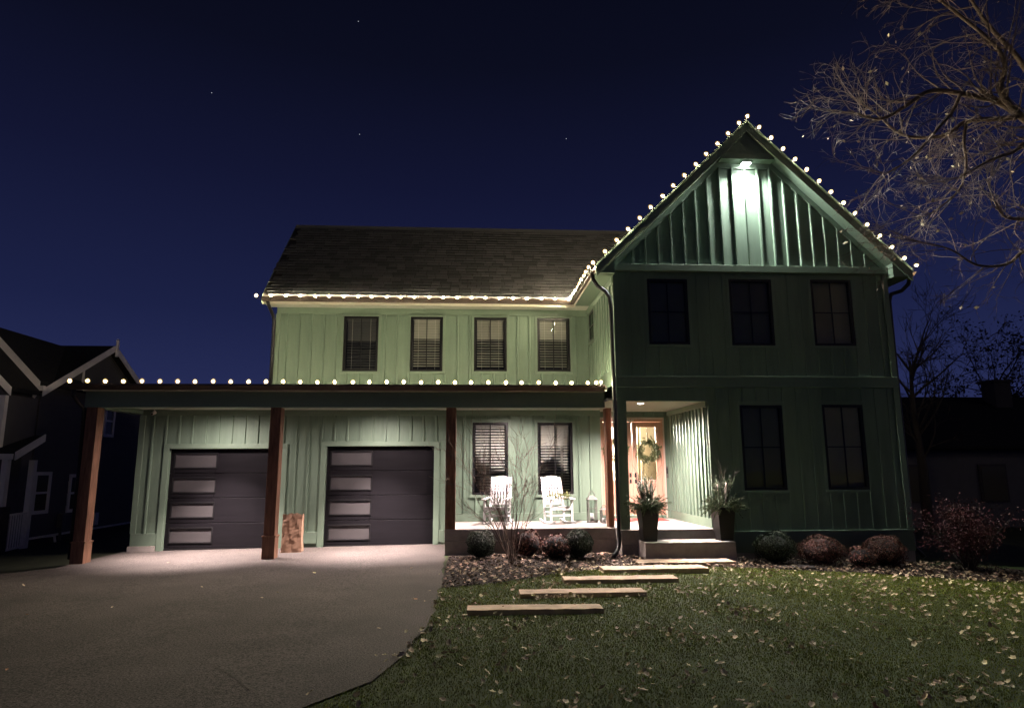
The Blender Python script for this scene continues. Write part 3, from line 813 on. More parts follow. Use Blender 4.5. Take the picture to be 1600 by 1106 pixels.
# roof slabs of the gable block, with rake boards, soffits and return ends
YR0 = 12.47
def rz(x): return 8.86 - abs(x - XC) * GS       # top of slab
for s in (-1, 1):
    xe = XC + s * 3.30
    b = MB(); q = [(xe, rz(xe) - 0.12), (XC, rz(XC) - 0.12), (XC, rz(XC)), (xe, rz(xe))]
    if s > 0: q = q[::-1]
    b.prism_y(q, YR0 + 0.03, 19.9)
    put('gable_roof', b.mesh('gable_roof', M['shingle']), house)
    q = [(xe, rz(xe) - 0.24), (XC, rz(XC) - 0.24), (XC, rz(XC) - 0.015), (xe, rz(xe) - 0.015)]
    if s > 0: q = q[::-1]
    put('rake_board', MB().prism_y(q, YR0, YR0 + 0.028).mesh('rake_board', M['trim']), house, bevel=0.004)
    q = [(xe + s * 0.02, rz(xe + s * 0.02) - 0.03), (XC, rz(XC) - 0.03), (XC, rz(XC) + 0.025), (xe + s * 0.02, rz(xe + s * 0.02) + 0.025)]
    if s > 0: q = q[::-1]
    put('rake_cap', MB().prism_y(q, YR0 - 0.020, YR0 - 0.001).mesh('rake_cap', M['trim']), house)
    xi = XC + s * 0.62
    q = [(XC + s * 2.93, rz(XC + s * 2.93) - 0.235), (XC, rz(XC) - 0.235), (XC, rz(XC) - 0.125), (XC + s * 2.93, rz(XC + s * 2.93) - 0.125)]
    if s > 0: q = q[::-1]
    put('rake_soffit', MB().prism_y(q, YR0 + 0.03, YG - 0.028).mesh('rake_soffit', M['trim']), house)
    # eave soffit box with its return end
    x0, x1 = sorted((XC + s * 2.91, XC + s * 3.28))
    put('eave_soffit', MB().box(x0, x1, YR0 + 0.032, 19.9, 5.50, 5.55).mesh('eave_soffit', M['trim']), house)
    put('eave_return', MB().prism_y([(x0, 5.552), (x1, 5.552), (x1, rz(x1) - 0.13), (x0, rz(x0) - 0.13)], YR0 + 0.034, YR0 + 0.30).mesh('eave_return', M['trim']), house)
    fx = XC + s * 3.29
    put('fascia', MB().box(min(fx, fx + s * 0.02), max(fx, fx + s * 0.02), YR0 + 0.03, 19.9, 5.50, 5.62).mesh('fascia', M['cream']), house)
put('peak_shelf', MB().box(XC - 0.58, XC + 0.58, YR0 + 0.04, YG - 0.002, SHZ, SHZ + 0.13).mesh('peak_shelf', M['trim']), house, bevel=0.004)
put('peak_frieze', MB().box(XC - 0.68, XC + 0.68, YG - 0.027, YG - 0.001, SHZ - 0.12, SHZ - 0.002).mesh('peak_frieze', M['trim']), house)
put('peak_panel', MB().prism_y([(XC - 0.50, SHZ + 0.131), (XC + 0.50, SHZ + 0.131), (XC, SHZ + 0.62)], YR0 + 0.04, YR0 + 0.07).mesh('peak_panel', M['siding']), house)
gutter((2.49, 15.3, 5.53), (2.49, YR0 + 0.05, 5.53), hgt=0.10, w=0.11)
gutter((9.11, YR0 + 0.05, 5.53), (9.11, 19.9, 5.53), hgt=0.10, w=0.11)
# left wall of the gable block above the porch roof
wl_ = put('wall', MB().box(XL, XL + 0.10, YG + 0.122, YM + 0.14, 3.3, 5.5).mesh('wall', M['siding']), house)
yb = 13.05
while yb < 15.5:
    if not 14.6 < yb < 15.55:
        o = put('batten', bt_x, wl_, (XL - 0.006, yb, (3.62 + 5.36) / 2)); o.scale = (1, 1, 5.36 - 3.62)
    else:
        o = put('batten', bt_x, wl_, (XL - 0.006, yb, (3.62 + 4.53) / 2)); o.scale = (1, 1, 4.53 - 3.62)
    yb += 0.262
trim_box('frieze_board', wl_, XL - 0.03, XL + 0.01, YG + 0.02, YM - 0.035, 5.36, 5.50)
b = MB(); b.box(XL - 0.035, XL, 14.72, 15.45, 4.56, 4.62); b.box(XL - 0.035, XL, 14.72, 15.45, 5.33, 5.359); b.box(XL - 0.033, XL, 14.72, 14.78, 4.62, 5.33); b.box(XL - 0.033, XL, 15.39, 15.45, 4.62, 5.33)
sw = put('window', b.mesh('window', M['trim']), wl_)
b = MB(); b.box(XL - 0.022, XL - 0.001, 14.78, 15.39, 4.62, 4.67); b.box(XL - 0.022, XL - 0.001, 14.78, 15.39, 5.28, 5.33); b.box(XL - 0.022, XL - 0.001, 14.78, 14.83, 4.67, 5.28); b.box(XL - 0.022, XL - 0.001, 15.34, 15.39, 4.67, 5.28); b.box(XL - 0.02, XL - 0.001, 14.83, 15.34, 4.96, 4.99)
put('window_frame', b.mesh('window_frame', M['black']), sw)
put('pane', MB().box(XL - 0.012, XL - 0.002, 14.83, 15.34, 4.67, 5.28).mesh('pane', mat('dark_glass', (0.006, 0.006, 0.008), 0.04, spec=0.5)), sw)
put('side_wall', MB().box(XRR - 0.12, XRR, YG + 0.122, 19.8, -0.4, 5.7).mesh('side_wall', M['siding']), house)
# downspouts
def downspout(pts, r=0.042):
    return put('downspout', MB().tube(pts, r, 8).mesh('downspout', M['blackm'], True), house)
downspout([(2.46, 12.66, 5.52), (2.47, 12.66, 5.40), (2.56, 12.67, 5.27), (2.72, 12.68, 5.16), (2.80, 12.69, 5.04), (2.82, 12.69, 4.8), (2.83, 12.66, 3.4), (2.83, 12.64, 1.2), (2.83, 12.62, 0.32), (2.80, 12.56, 0.18), (2.72, 12.42, 0.09), (2.64, 12.30, 0.04)])
downspout([(-4.74, 15.2, 5.52), (-4.73, 15.3, 5.42), (-4.70, 15.5, 5.28), (-4.69, 15.62, 5.16), (-4.69, 15.63, 4.6), (-4.69, 15.63, 3.58)])
downspout([(9.16, 12.66, 5.52), (9.14, 12.68, 5.40), (9.0, 12.72, 5.26), (8.80, 12.78, 5.2), (8.76, 12.80, 5.05), (8.76, 12.82, 3.4), (8.76, 12.84, 0.1), (8.86, 12.7, -0.1)])
downspout([(-7.58, 12.98, 3.17), (-7.57, 13.0, 3.05), (-7.52, 13.1, 2.92), (-7.50, 13.26, 2.82), (-7.50, 13.3, 1.5), (-7.50, 13.3, 0.0)])
# flood lamp under the peak shelf
fl = put('flood_lamp', MB().box(XC - 0.10, XC + 0.10, YG - 0.19, YG - 0.07, SHZ - 0.05, SHZ - 0.003).mesh('flood_lamp', M['white']), house, bevel=0.006)
put('lens', MB().box(XC - 0.085, XC + 0.085, YG - 0.18, YG - 0.08, SHZ - 0.062, SHZ - 0.051).mesh('lens', M['floodlens']), fl)

# ---------------------------------------------------------------- string lights
bm = MB(); bm.k = 0
bm.lathe([(0.005, 0.024), (0.016, 0.034), (0.019, 0.046), (0.015, 0.059), (0.004, 0.068)], 10)
bm.k = 1
bm.lathe([(0.017, -0.04), (0.017, 0.0)], 8)
bm.k = 2
bm.lathe([(0.012, -0.004), (0.032, 0.008), (0.046, 0.028), (0.050, 0.046), (0.043, 0.072), (0.024, 0.094), (0.005, 0.102)], 16)  # outer shell carries the imitated halo around the bright core
bulb_me = bm.mesh('bulb', [M['bulb'], M['black'], halo_shell()], True)
def string_lights(a, b_, n, label, up=(0, 0, 1), jit=0.22, extra=()):
    a, b_, up = Vector(a), Vector(b_), Vector(up).normalized()
    t = thing('light_string', a, label, 'string lights', 'warm bulb strings along the roofline')
    pts = []
    for i in range(n):
        p = a.lerp(b_, i / (n - 1)); pts.append(p)
    pts += [Vector(e) for e in extra]
    q0 = up.to_track_quat('Z', 'Y')
    for p in pts:
        o = put('bulb', bulb_me, t, p + Vector((rnd.uniform(-0.006, 0.006), 0, rnd.uniform(-0.005, 0.005))))
        d = (up + Vector((rnd.uniform(-jit, jit), rnd.uniform(-jit, jit), 0))).normalized()
        o.rotation_euler = d.to_track_quat('Z', 'Y').to_euler()
    cab = []
    for i, p in enumerate(pts):
        cab.append(p - up * 0.03)
        if i < len(pts) - 1: cab.append(p.lerp(pts[i + 1], 0.5) - up * 0.045)
    put('cable', MB().tube(cab, 0.005, 4, False).mesh('cable', M['blackm']), t)
    return t
ZU = 5.635
string_lights((-4.99, 15.16, 5.59), (2.36, 15.16, 5.59), 23, 'string of warm bulbs along the upper eave above the four second-storey windows')
string_lights((-7.62, 12.885, 3.275), (2.36, 12.885, 3.275), 31, 'long string of warm bulbs along the garage and porch eave', extra=[(2.53, 12.88, 3.28), (2.62, 12.86, 3.285)])
string_lights((2.39, 15.0, 5.60), (2.39, 12.66, 5.60), 9, 'short receding string of warm bulbs along the left eave of the tall gable')
k = 1 / math.hypot(1, GS)
def rake_pt(x, lift=0.040): return (x, YR0 - 0.012, rz(x) + lift)
string_lights(rake_pt(2.47), rake_pt(5.66), 14, 'string of warm bulbs climbing the left slope of the tall gable', up=(-GS, -0.25, 1))
string_lights(rake_pt(5.80, 0.06), rake_pt(8.93), 14, 'string of warm bulbs descending the right slope of the tall gable from its peak', up=(GS * 0.7, -0.25, 1), extra=[(9.16, YR0 - 0.02, 5.70)])

# ---------------------------------------------------------------- foliage helpers
def leaf_cloud(name, centers, size, m, normals=None, jitter=1.0, aspect=0.55, fold=0.0):
    """one small quad per centre, randomly turned"""
    n = len(centers)
    c = np.asarray(centers, float)
    d = nr.normal(size=(n, 3)); d /= np.linalg.norm(d, axis=1)[:, None]
    if normals is not None:
        d = d * jitter + np.asarray(normals); d /= np.linalg.norm(d, axis=1)[:, None]
    r_ = nr.normal(size=(n, 3)); a = np.cross(d, r_); a /= np.linalg.norm(a, axis=1)[:, None]
    b_ = np.cross(d, a)
    s = (size * nr.uniform(0.6, 1.35, n))[:, None]
    v = np.stack([c - a * s * 0.5, c + b_ * s * aspect * 0.5 + d * s * fold, c + a * s * 0.5, c - b_ * s * aspect * 0.5 + d * s * fold], 1).reshape(-1, 3)
    f = np.arange(n * 4).reshape(-1, 4)
    return np_mesh(name, v, f, m)

def spray(mb, base, d, length, n_needles, nl, droop=0.25, w=0.006, stem=0.004):
    """an evergreen sprig: thin stem with paired needles as slim triangles"""
    d = Vector(d).normalized(); p = Vector(base)
    pts = [p.copy()]
    st = length / 6
    for i in range(6):
        d = (d + Vector((0, 0, -droop / 6)) + Vector((rnd.gauss(0, 0.05), rnd.gauss(0, 0.05), rnd.gauss(0, 0.05)))).normalized()
        p = p + d * st; pts.append(p.copy())
    mb.tube(pts, [stem * (1 - 0.12 * i) for i in range(7)], 3, False)
    for i in range(n_needles):
        t = 0.12 + 0.88 * i / n_needles
        k_ = min(int(t * 6), 5); q = pts[k_].lerp(pts[k_ + 1], t * 6 - k_)
        ax = (pts[k_ + 1] - pts[k_]).normalized()
        sd_ = ax.cross(Vector((rnd.gauss(0, 1), rnd.gauss(0, 1), rnd.gauss(0, 1)))).normalized()
        nd = (ax * 0.75 + sd_).normalized(); L = nl * rnd.uniform(0.7, 1.2) * (1.1 - 0.5 * t)
        wd = nd.cross(sd_ + Vector((0.01, 0.3, 0.2))).normalized() * w
        mb.add([q - wd, q + wd, q + nd * L], [(0, 1, 2)])

def grow_twigs(mb, p, d, length, rad, depth, kids, curl, leaves=None, n=6, sides=4, spread=0.9, up=0.0, minrad=0.0025, shrink=0.62):
    p = Vector(p); d = Vector(d).normalized()
    pts = [p.copy()]; rs = [rad]; dirs = [d.copy()]
    c = Vector((rnd.gauss(0, 1), rnd.gauss(0, 1), rnd.gauss(0, 1))) * curl
    for i in range(n):
        d = (d + c * 0.16 + Vector((rnd.gauss(0, 0.10), rnd.gauss(0, 0.10), rnd.gauss(0, 0.10) + up * 0.12))).normalized()
        p = p + d * (length / n)
        pts.append(p.copy()); dirs.append(d.copy()); rs.append(max(minrad * 0.6, rad * (1 - 0.75 * (i + 1) / n)))
    mb.tube(pts, rs, sides, False)
    if leaves is not None and depth <= 1 and rnd.random() < leaves[1]:
        leaves[0].append(pts[-1])
    if depth <= 0: return
    for k_ in range(kids):
        t = rnd.uniform(0.25, 0.98); i = min(int(t * n), n - 1)
        q = pts[i].lerp(pts[i + 1], t * n - i)
        sd_ = dirs[i].cross(Vector((rnd.gauss(0, 1), rnd.gauss(0, 1), rnd.gauss(0, 1))))
        if sd_.length < 1e-3: continue
        nd = dirs[i] + sd_.normalized() * spread * rnd.uniform(0.5, 1.2)
        grow_twigs(mb, q, nd, length * shrink * rnd.uniform(0.65, 1.15), max(minrad, rs[i] * 0.62), depth - 1, kids, curl, leaves, n, max(3, sides - 1), spread, up, minrad, shrink)

# ---------------------------------------------------------------- shrubs and plants
def boxwood(x, y, r, hgt, label, m='bush', cat='shrub', n=5200, name='boxwood_shrub', loose=0.08, leaf=0.028, group='rounded shrubs in the mulch beds'):
    z = hz(x, y)
    t = thing(name, (x, y, z), label, cat, group)
    u = nr.normal(size=(n, 3)); u /= np.linalg.norm(u, axis=1)[:, None]
    lump = 1 + 0.11 * np.sin(u[:, 0] * 4 + x * 9) * np.cos(u[:, 2] * 3 + y * 7) + 0.07 * np.sin(u[:, 0] * 7 + x) * np.sin(u[:, 1] * 6 + y) + 0.05 * np.sin(u[:, 2] * 9)
    rr = (1 - np.abs(nr.normal(0, loose, n))) * lump
    c = u * rr[:, None] * np.array([r, r, hgt / 2]) + np.array([0, 0, hgt / 2 + 0.01])
    c[:, 2] = np.maximum(c[:, 2], 0.02)
    loc('foliage', leaf_cloud('foliage', c, leaf, M[m], u, 0.7), t)
    b_ = MB()
    for i in range(7):
        a = 2 * math.pi * i / 7
        b_.tube([(0.02 * math.cos(a), 0.02 * math.sin(a), -0.03), (r * 0.35 * math.cos(a), r * 0.35 * math.sin(a), hgt * 0.45), (r * 0.6 * math.cos(a), r * 0.6 * math.sin(a), hgt * 0.75)], [0.012, 0.008, 0.004], 4)
    loc('stem', b_.mesh('stem', M['darktwig']), t)
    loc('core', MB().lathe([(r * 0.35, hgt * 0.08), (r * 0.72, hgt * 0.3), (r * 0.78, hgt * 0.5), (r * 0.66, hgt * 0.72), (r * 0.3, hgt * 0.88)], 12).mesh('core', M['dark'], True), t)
    return t
boxwood(0.215, 12.62, 0.285, 0.50, 'round dark boxwood at the left end of the porch slab near the driveway')
boxwood(2.03, 12.45, 0.275, 0.50, 'round dark boxwood between the russet shrub and the black downspout', loose=0.05)
boxwood(5.60, 12.15, 0.38, 0.54, 'round dark clipped shrub just right of the concrete entry step')
boxwood(6.48, 12.12, 0.40, 0.50, 'rusty brown rounded shrub below the gap between the two ground floor gable windows', m='russet', loose=0.09)
boxwood(7.62, 12.0, 0.38, 0.54, 'large rounded olive brown shrub at the right corner of the gable wall', m='russet', loose=0.08)
boxwood(7.02, 11.75, 0.27, 0.36, 'low reddish dried shrub squeezed between the two rounded brown shrubs', m='russet', n=900, loose=0.25, name='dried_shrub', leaf=0.045)
boxwood(1.10, 12.72, 0.30, 0.50, 'reddish brown dry shrub behind the bare sapling against the porch slab', m='russet', n=1300, loose=0.25, name='dried_shrub', leaf=0.05)
boxwood(1.60, 12.42, 0.34, 0.44, 'low russet leafy shrub right of the bare sapling beside the dark boxwood', m='russet', n=1200, loose=0.28, name='dried_shrub', leaf=0.05)

# bare multi-stem sapling
sp = thing('bare_sapling', (0.79, 12.25, hz(0.8, 12.2)), 'thin bare multi-stemmed sapling in the mulch in front of the rocking chairs', 'sapling')
mb = MB()
for i in range(14):
    a = rnd.uniform(0, 6.28); s = rnd.uniform(0.08, 0.55)
    grow_twigs(mb, (0.05 * math.cos(a), 0.05 * math.sin(a), -0.03), (math.cos(a) * s, math.sin(a) * s * 0.7, 1), rnd.uniform(1.45, 2.3), rnd.uniform(0.008, 0.012), 2, 7, 0.3, None, 7, 5, 0.6, 0.3, 0.0032, 0.42)
loc('stem', mb.mesh('stem', M['saptwig']), sp)

# tall burgundy shrub at the right
rs_ = thing('burgundy_shrub', (9.0, 11.7, hz(9, 11.7)), 'tall burgundy-leaved shrub standing alone in the dark right of the house', 'shrub')
mb = MB(); lv = []
for i in range(16):
    a = rnd.uniform(0, 6.28); s = rnd.uniform(0.08, 0.42)
    grow_twigs(mb, (0.04 * math.cos(a), 0.04 * math.sin(a), -0.05), (math.cos(a) * s, math.sin(a) * s, 1), rnd.uniform(0.65, 1.25), 0.014, 2, 4, 0.3, (lv, 1.0), 6, 4, 0.7, 0.2, 0.002, 0.45)
loc('stem', mb.mesh('stem', M['darktwig']), rs_)
c = []
for p in lv:
    if p.z < 0.25: continue
    for j in range(20): c.append(Vector(p) + Vector((rnd.gauss(0, 0.10), rnd.gauss(0, 0.10), rnd.gauss(0, 0.10))))
loc('foliage', leaf_cloud('foliage', c, 0.042, M['redleaf']), rs_)

# ---------------------------------------------------------------- big bare tree at the right
tr = thing('bare_tree', (11.3, 10.9, hz(11.3, 10.9)), 'large bare tree reaching in from the right edge over the gable', 'tree')
TX, TY, TZ = 11.3, 10.9, hz(11.3, 10.9)
def tl(p): return (p[0] - TX, p[1] - TY, p[2] - TZ)
b = MB().tube([tl(p) for p in ((11.35, 10.9, -0.7), (11.3, 10.9, 0.5), (11.25, 10.85, 2.5), (11.1, 10.8, 4.6), (11.0, 10.8, 6.4), (11.1, 10.9, 8.4), (11.3, 11.1, 10.6), (11.2, 11.2, 12.5))], [0.34, 0.27, 0.24, 0.21, 0.18, 0.13, 0.08, 0.03], 12)
loc('trunk', b.mesh('trunk', M['bark'], True), tr)
LIMBS = [  # x, y, z of each knee
    ([(11.0, 10.8, 7.0), (10.58, 10.6, 7.58), (10.14, 10.5, 7.94), (9.69, 10.5, 8.25), (9.24, 10.45, 8.31), (8.36, 10.4, 8.37), (7.77, 10.35, 8.01), (7.25, 10.3, 7.72), (6.75, 10.25, 7.80)], 0.085),
    ([(10.14, 10.5, 7.94), (9.8, 10.4, 8.15), (9.58, 10.3, 8.38), (9.69, 10.25, 8.86), (9.43, 10.2, 9.27), (8.65, 10.1, 9.83), (8.23, 10.05, 10.12), (7.9, 10.0, 10.2)], 0.065),
    ([(11.0, 10.8, 6.7), (10.5, 10.5, 7.3), (10.07, 10.4, 7.42), (9.65, 10.3, 7.16), (9.06, 10.2, 6.92), (8.5, 10.2, 6.6)], 0.06),
    ([(10.0, 10.5, 7.95), (9.77, 10.6, 7.97), (9.19, 10.7, 7.96), (8.76, 10.8, 7.71), (8.07, 10.9, 7.76), (7.6, 10.9, 8.18), (7.35, 10.9, 8.35)], 0.055),
    ([(11.1, 10.8, 5.2), (10.4, 10.6, 5.9), (9.86, 10.5, 5.98), (9.43, 10.45, 6.02), (9.2, 10.4, 6.48)], 0.06),
    ([(11.1, 10.8, 5.0), (10.4, 10.6, 5.5), (9.77, 10.5, 5.38), (9.41, 10.5, 5.14), (8.82, 10.45, 5.10), (8.32, 10.4, 5.36), (7.75, 10.4, 5.50)], 0.045),
    ([(11.1, 10.9, 8.4), (10.4, 10.7, 9.3), (9.8, 10.6, 9.9), (9.3, 10.5, 10.6), (8.9, 10.5, 11.2)], 0.06),
    ([(8.9, 10.4, 8.34), (8.6, 10.3, 7.9), (8.2, 10.2, 7.5), (7.7, 10.1, 7.0), (7.3, 10.1, 6.7), (7.0, 10.05, 6.55)], 0.035),
    ([(9.19, 10.7, 7.96), (9.0, 10.6, 7.5), (8.9, 10.5, 7.0), (8.7, 10.5, 6.5), (8.2, 10.5, 6.1), (7.95, 10.5, 6.0)], 0.035),
]
twigs = MB(); tlv = []
def smooth_path(P, m_=4):
    P = [Vector(p) for p in P]; out = []
    for i in range(len(P) - 1):
        p0, p1, p2, p3 = P[max(i - 1, 0)], P[i], P[i + 1], P[min(i + 2, len(P) - 1)]
        for j in range(m_):
            t = j / m_
            out.append(0.5 * ((2 * p1) + (p2 - p0) * t + (2 * p0 - 5 * p1 + 4 * p2 - p3) * t * t + (3 * p1 - p0 - 3 * p2 + p3) * t ** 3))
    out.append(P[-1]); return out
for P, r0 in LIMBS:
    S = [Vector(tl(p)) for p in smooth_path(P)]
    N = len(S)
    b = MB().tube(S, [r0 * (1 - 0.82 * i / (N - 1)) for i in range(N)], 7)
    loc('limb', b.mesh('limb', M['bark'], True), tr)
    for i in range(2, N - 1):
        for q in range(2):
            if rnd.random() < 0.40: continue
            t = (S[i + 1] - S[i]).normalized()
            sd_ = t.cross(Vector((rnd.gauss(0, 1), rnd.gauss(0, 1), rnd.gauss(0, 1)))).normalized()
            d = t * 0.55 + sd_ * rnd.uniform(0.5, 1.0) + Vector((-0.25, 0, -0.05))
            far = i / N
            grow_twigs(twigs, S[i], d, rnd.uniform(0.6, 1.35), max(0.008, r0 * 0.28 * (1 - 0.6 * far)), 2, 3, 0.75, (tlv, 0.06), 6, 4, 0.7, -0.25, 0.0032, 0.56)
    t = (S[-1] - S[-2]).normalized()
    for q in range(4):
        grow_twigs(twigs, S[-1], t + Vector((rnd.gauss(0, 0.4), rnd.gauss(0, 0.4), rnd.gauss(0, 0.4))), rnd.uniform(0.6, 1.1), 0.009, 2, 4, 0.5, (tlv, 0.06), 6, 4, 0.75, -0.1, 0.0042, 0.6)
o = loc('twigs', twigs.mesh('twigs', M['twig']), tr); o['kind'] = 'stuff'
o = loc('leaves', leaf_cloud('leaves', [Vector(p) + Vector((0, 0, -0.03)) for p in tlv], 0.075, M['leafI']), tr); o['kind'] = 'stuff'

# dark trees far behind
def far_tree(name, x, y, hgt, spread, label, seed, leafy=False):
    global rnd
    old = rnd; rnd = random.Random(seed)
    z = hz(x, y)
    t = thing(name, (x, y, z), label, 'tree')
    mb = MB(); lv = []
    loc('trunk', MB().tube([(0, 0, -0.3), (0.05, 0, hgt * 0.3), (-0.05, 0.05, hgt * 0.6), (0, 0, hgt * 0.85)], [0.2, 0.16, 0.1, 0.03], 8).mesh('trunk', M['darktwig'], True), t)
    for i in range(16):
        zz = hgt * rnd.uniform(0.3, 0.8); a = rnd.uniform(0, 6.28)
        grow_twigs(mb, (0, 0, zz), (math.cos(a) * spread, math.sin(a) * spread, 0.75), hgt * rnd.uniform(0.25, 0.42), 0.05, 3, 4, 0.35, (lv, 1.0), 5, 4, 0.75, 0.15, 0.008, 0.6)
    loc('crown', mb.mesh('crown', M['darktwig']), t)
    if leafy:
        c = [Vector(p) + Vector((rnd.gauss(0, 0.15), rnd.gauss(0, 0.15), rnd.gauss(0, 0.15))) for p in lv for j in range(2)]
        loc('leaves', leaf_cloud('leaves', c, 0.18, M['darktwig']), t)
    rnd = old
    return t
far_tree('bare_tree', 16.3, 23.0, 7.2, 0.6, 'dark bare tree directly behind the right downspout of the gable', 3)
far_tree('leafy_tree', 28.0, 33.0, 8.2, 0.7, 'dark leafy tree showing above the black roof beside its chimney', 5, True)

# ---------------------------------------------------------------- rocking chairs
def rocking_chair(at, rz_, label):
    t = thing('rocking_chair', at, label, 'rocking chair', 'white rocking chairs on the porch', rz_)
    W = 0.27
    def box_part(name, *a, bev=0.005):
        o = loc(name, MB().box(*a).mesh(name, M['white']), t)
        return o
    for s in (-1, 1):
        # rocker: curved runner
        b = MB(); pts = []
        for i in range(13):
            u_ = -0.44 + 0.92 * i / 12
            pts.append((u_, 0.02 + 0.55 * (u_ - 0.0) ** 2 * 0.55))
        for i in range(12):
            (ya, za), (yb_, zb_) = pts[i], pts[i + 1]
            x0, x1 = s * W - 0.022, s * W + 0.022
            b.hexa([(x0, ya, za - 0.02), (x1, ya, za - 0.02), (x1, yb_, zb_ - 0.02), (x0, yb_, zb_ - 0.02), (x0, ya, za + 0.025), (x1, ya, za + 0.025), (x1, yb_, zb_ + 0.025), (x0, yb_, zb_ + 0.025)])
        loc('rocker', b.mesh('rocker', M['white']), t)
        loc('front_leg', MB().bar((s * W, -0.25, 0.045), (s * W, -0.24, 0.60), 0.05, 0.045, (0, 1, 0)).mesh('front_leg', M['white']), t)
        loc('back_post', MB().bar((s * (W - 0.02), 0.20, 0.05), (s * (W - 0.02), 0.24, 0.40), 0.042, 0.045, (0, 1, 0)).bar((s * (W - 0.02), 0.235, 0.39), (s * (W - 0.03), 0.43, 1.13), 0.042, 0.045, (0, 1, 0)).mesh('back_post', M['white']), t)
        b = MB()
        b.hexa([(s * W - 0.055, -0.32, 0.60), (s * W + 0.055, -0.32, 0.60), (s * W + 0.03, 0.29, 0.63), (s * W - 0.03, 0.29, 0.63), (s * W - 0.055, -0.32, 0.628), (s * W + 0.055, -0.32, 0.628), (s * W + 0.03, 0.29, 0.658), (s * W - 0.03, 0.29, 0.658)])
        b.lathe([(0.052, 0.596), (0.058, 0.61), (0.052, 0.632)], 12, (s * W, -0.325, 0))
        loc('arm', b.mesh('arm', M['white']), t)
        loc('side_stretcher', MB().bar((s * W, -0.24, 0.20), (s * (W - 0.02), 0.22, 0.20), 0.022, 0.035).bar((s * W, -0.24, 0.30), (s * (W - 0.02), 0.23, 0.29), 0.022, 0.03).mesh('side_stretcher', M['white']), t)
    loc('front_rail', MB().box(-W, W, -0.262, -0.235, 0.35, 0.42).mesh('front_rail', M['white']), t)
    loc('front_stretcher', MB().box(-W, W, -0.255, -0.235, 0.20, 0.245).mesh('front_stretcher', M['white']), t)
    loc('back_stretcher', MB().box(-W + 0.02, W - 0.02, 0.20, 0.22, 0.18, 0.22).mesh('back_stretcher', M['white']), t)
    sl = MB().box(-W - 0.005, W + 0.005, -0.03, 0.03, -0.009, 0.009).mesh('seat_slat', M['white'])
    for i in range(7):
        o = loc('seat_slat', sl, t, (0, -0.24 + i * 0.073, 0.428 - 0.004 * i)); o.rotation_euler = (R(-3), 0, 0)
    def bp(z): return 0.235 + (z - 0.39) * (0.195 / 0.74)      # y of the back plane at height z
    bs = MB().bar((0, bp(0.50), 0.50), (0, bp(0.96), 0.96), 0.036, 0.014, (0, 1, 0)).mesh('back_slat', M['white'])
    for i in range(6): loc('back_slat', bs, t, (-0.185 + i * 0.074, -0.005, 0))
    loc('back_rail', MB().bar((-W + 0.04, bp(0.48), 0.48), (W - 0.04, bp(0.48), 0.48), 0.024, 0.05).mesh('back_rail', M['white']), t)
    b = MB()   # arched headrest with a hand slot
    zs0, top = 0.97, []
    N = 12
    for i in range(N):
        for (xa, xb) in ((-0.235 + 0.47 * i / N, -0.235 + 0.47 * (i + 1) / N),):
            za, zb_ = 1.11 + 0.05 * math.cos(xa / 0.235 * 1.4), 1.11 + 0.05 * math.cos(xb / 0.235 * 1.4)
            slot = abs((xa + xb) / 2) < 0.075
            for (l0, l1, h0, h1) in (((zs0, zs0, 1.085, 1.085), (1.112, 1.112, za, zb_)) if slot else ((zs0, zs0, za, zb_),)):
                b.hexa([(xa, bp(l0) - 0.012, l0), (xb, bp(l0) - 0.012, l0), (xb, bp(l0) + 0.012, l0), (xa, bp(l0) + 0.012, l0), (xa, bp(h0) - 0.012, h0), (xb, bp(h1) - 0.012, h1), (xb, bp(h1) + 0.012, h1), (xa, bp(h0) + 0.012, h0)])
    loc('headrest', b.mesh('headrest', M['white']), t)
    return t
CH1 = rocking_chair((0.60, 14.22, 0.478), R(-16), 'white slatted rocking chair on the left side of the porch, nothing on it')
CH1.scale = (0.87, 0.87, 0.86)
index_children()
c2 = copy_tree(CH1)
c2.location = (1.87, 14.16, 0.478); c2.rotation_euler = (0, 0, R(15))
c2['label'] = 'white slatted rocking chair with green sprigs lying across its arms'
# evergreen sprigs on the second chair
sg = thing('evergreen_sprigs', (1.88, 14.04, 1.03), 'bundle of yellow-green evergreen sprigs laid across the rocking chair arms', 'greenery')
mb = MB()
for i in range(46):
    x = rnd.uniform(-0.2, 0.3); d = (rnd.uniform(-0.9, 0.9), rnd.uniform(-0.6, 0.4), rnd.uniform(-0.3, 0.6))
    spray(mb, (x * 0.8, rnd.uniform(-0.08, 0.08), rnd.uniform(-0.02, 0.06)), d, rnd.uniform(0.10, 0.2), 22, 0.035, 0.3, 0.005)
loc('foliage', mb.mesh('foliage', mat('yellow_green_needle', (0.20, 0.22, 0.07), 0.6, var=0.4, island=True)), sg)

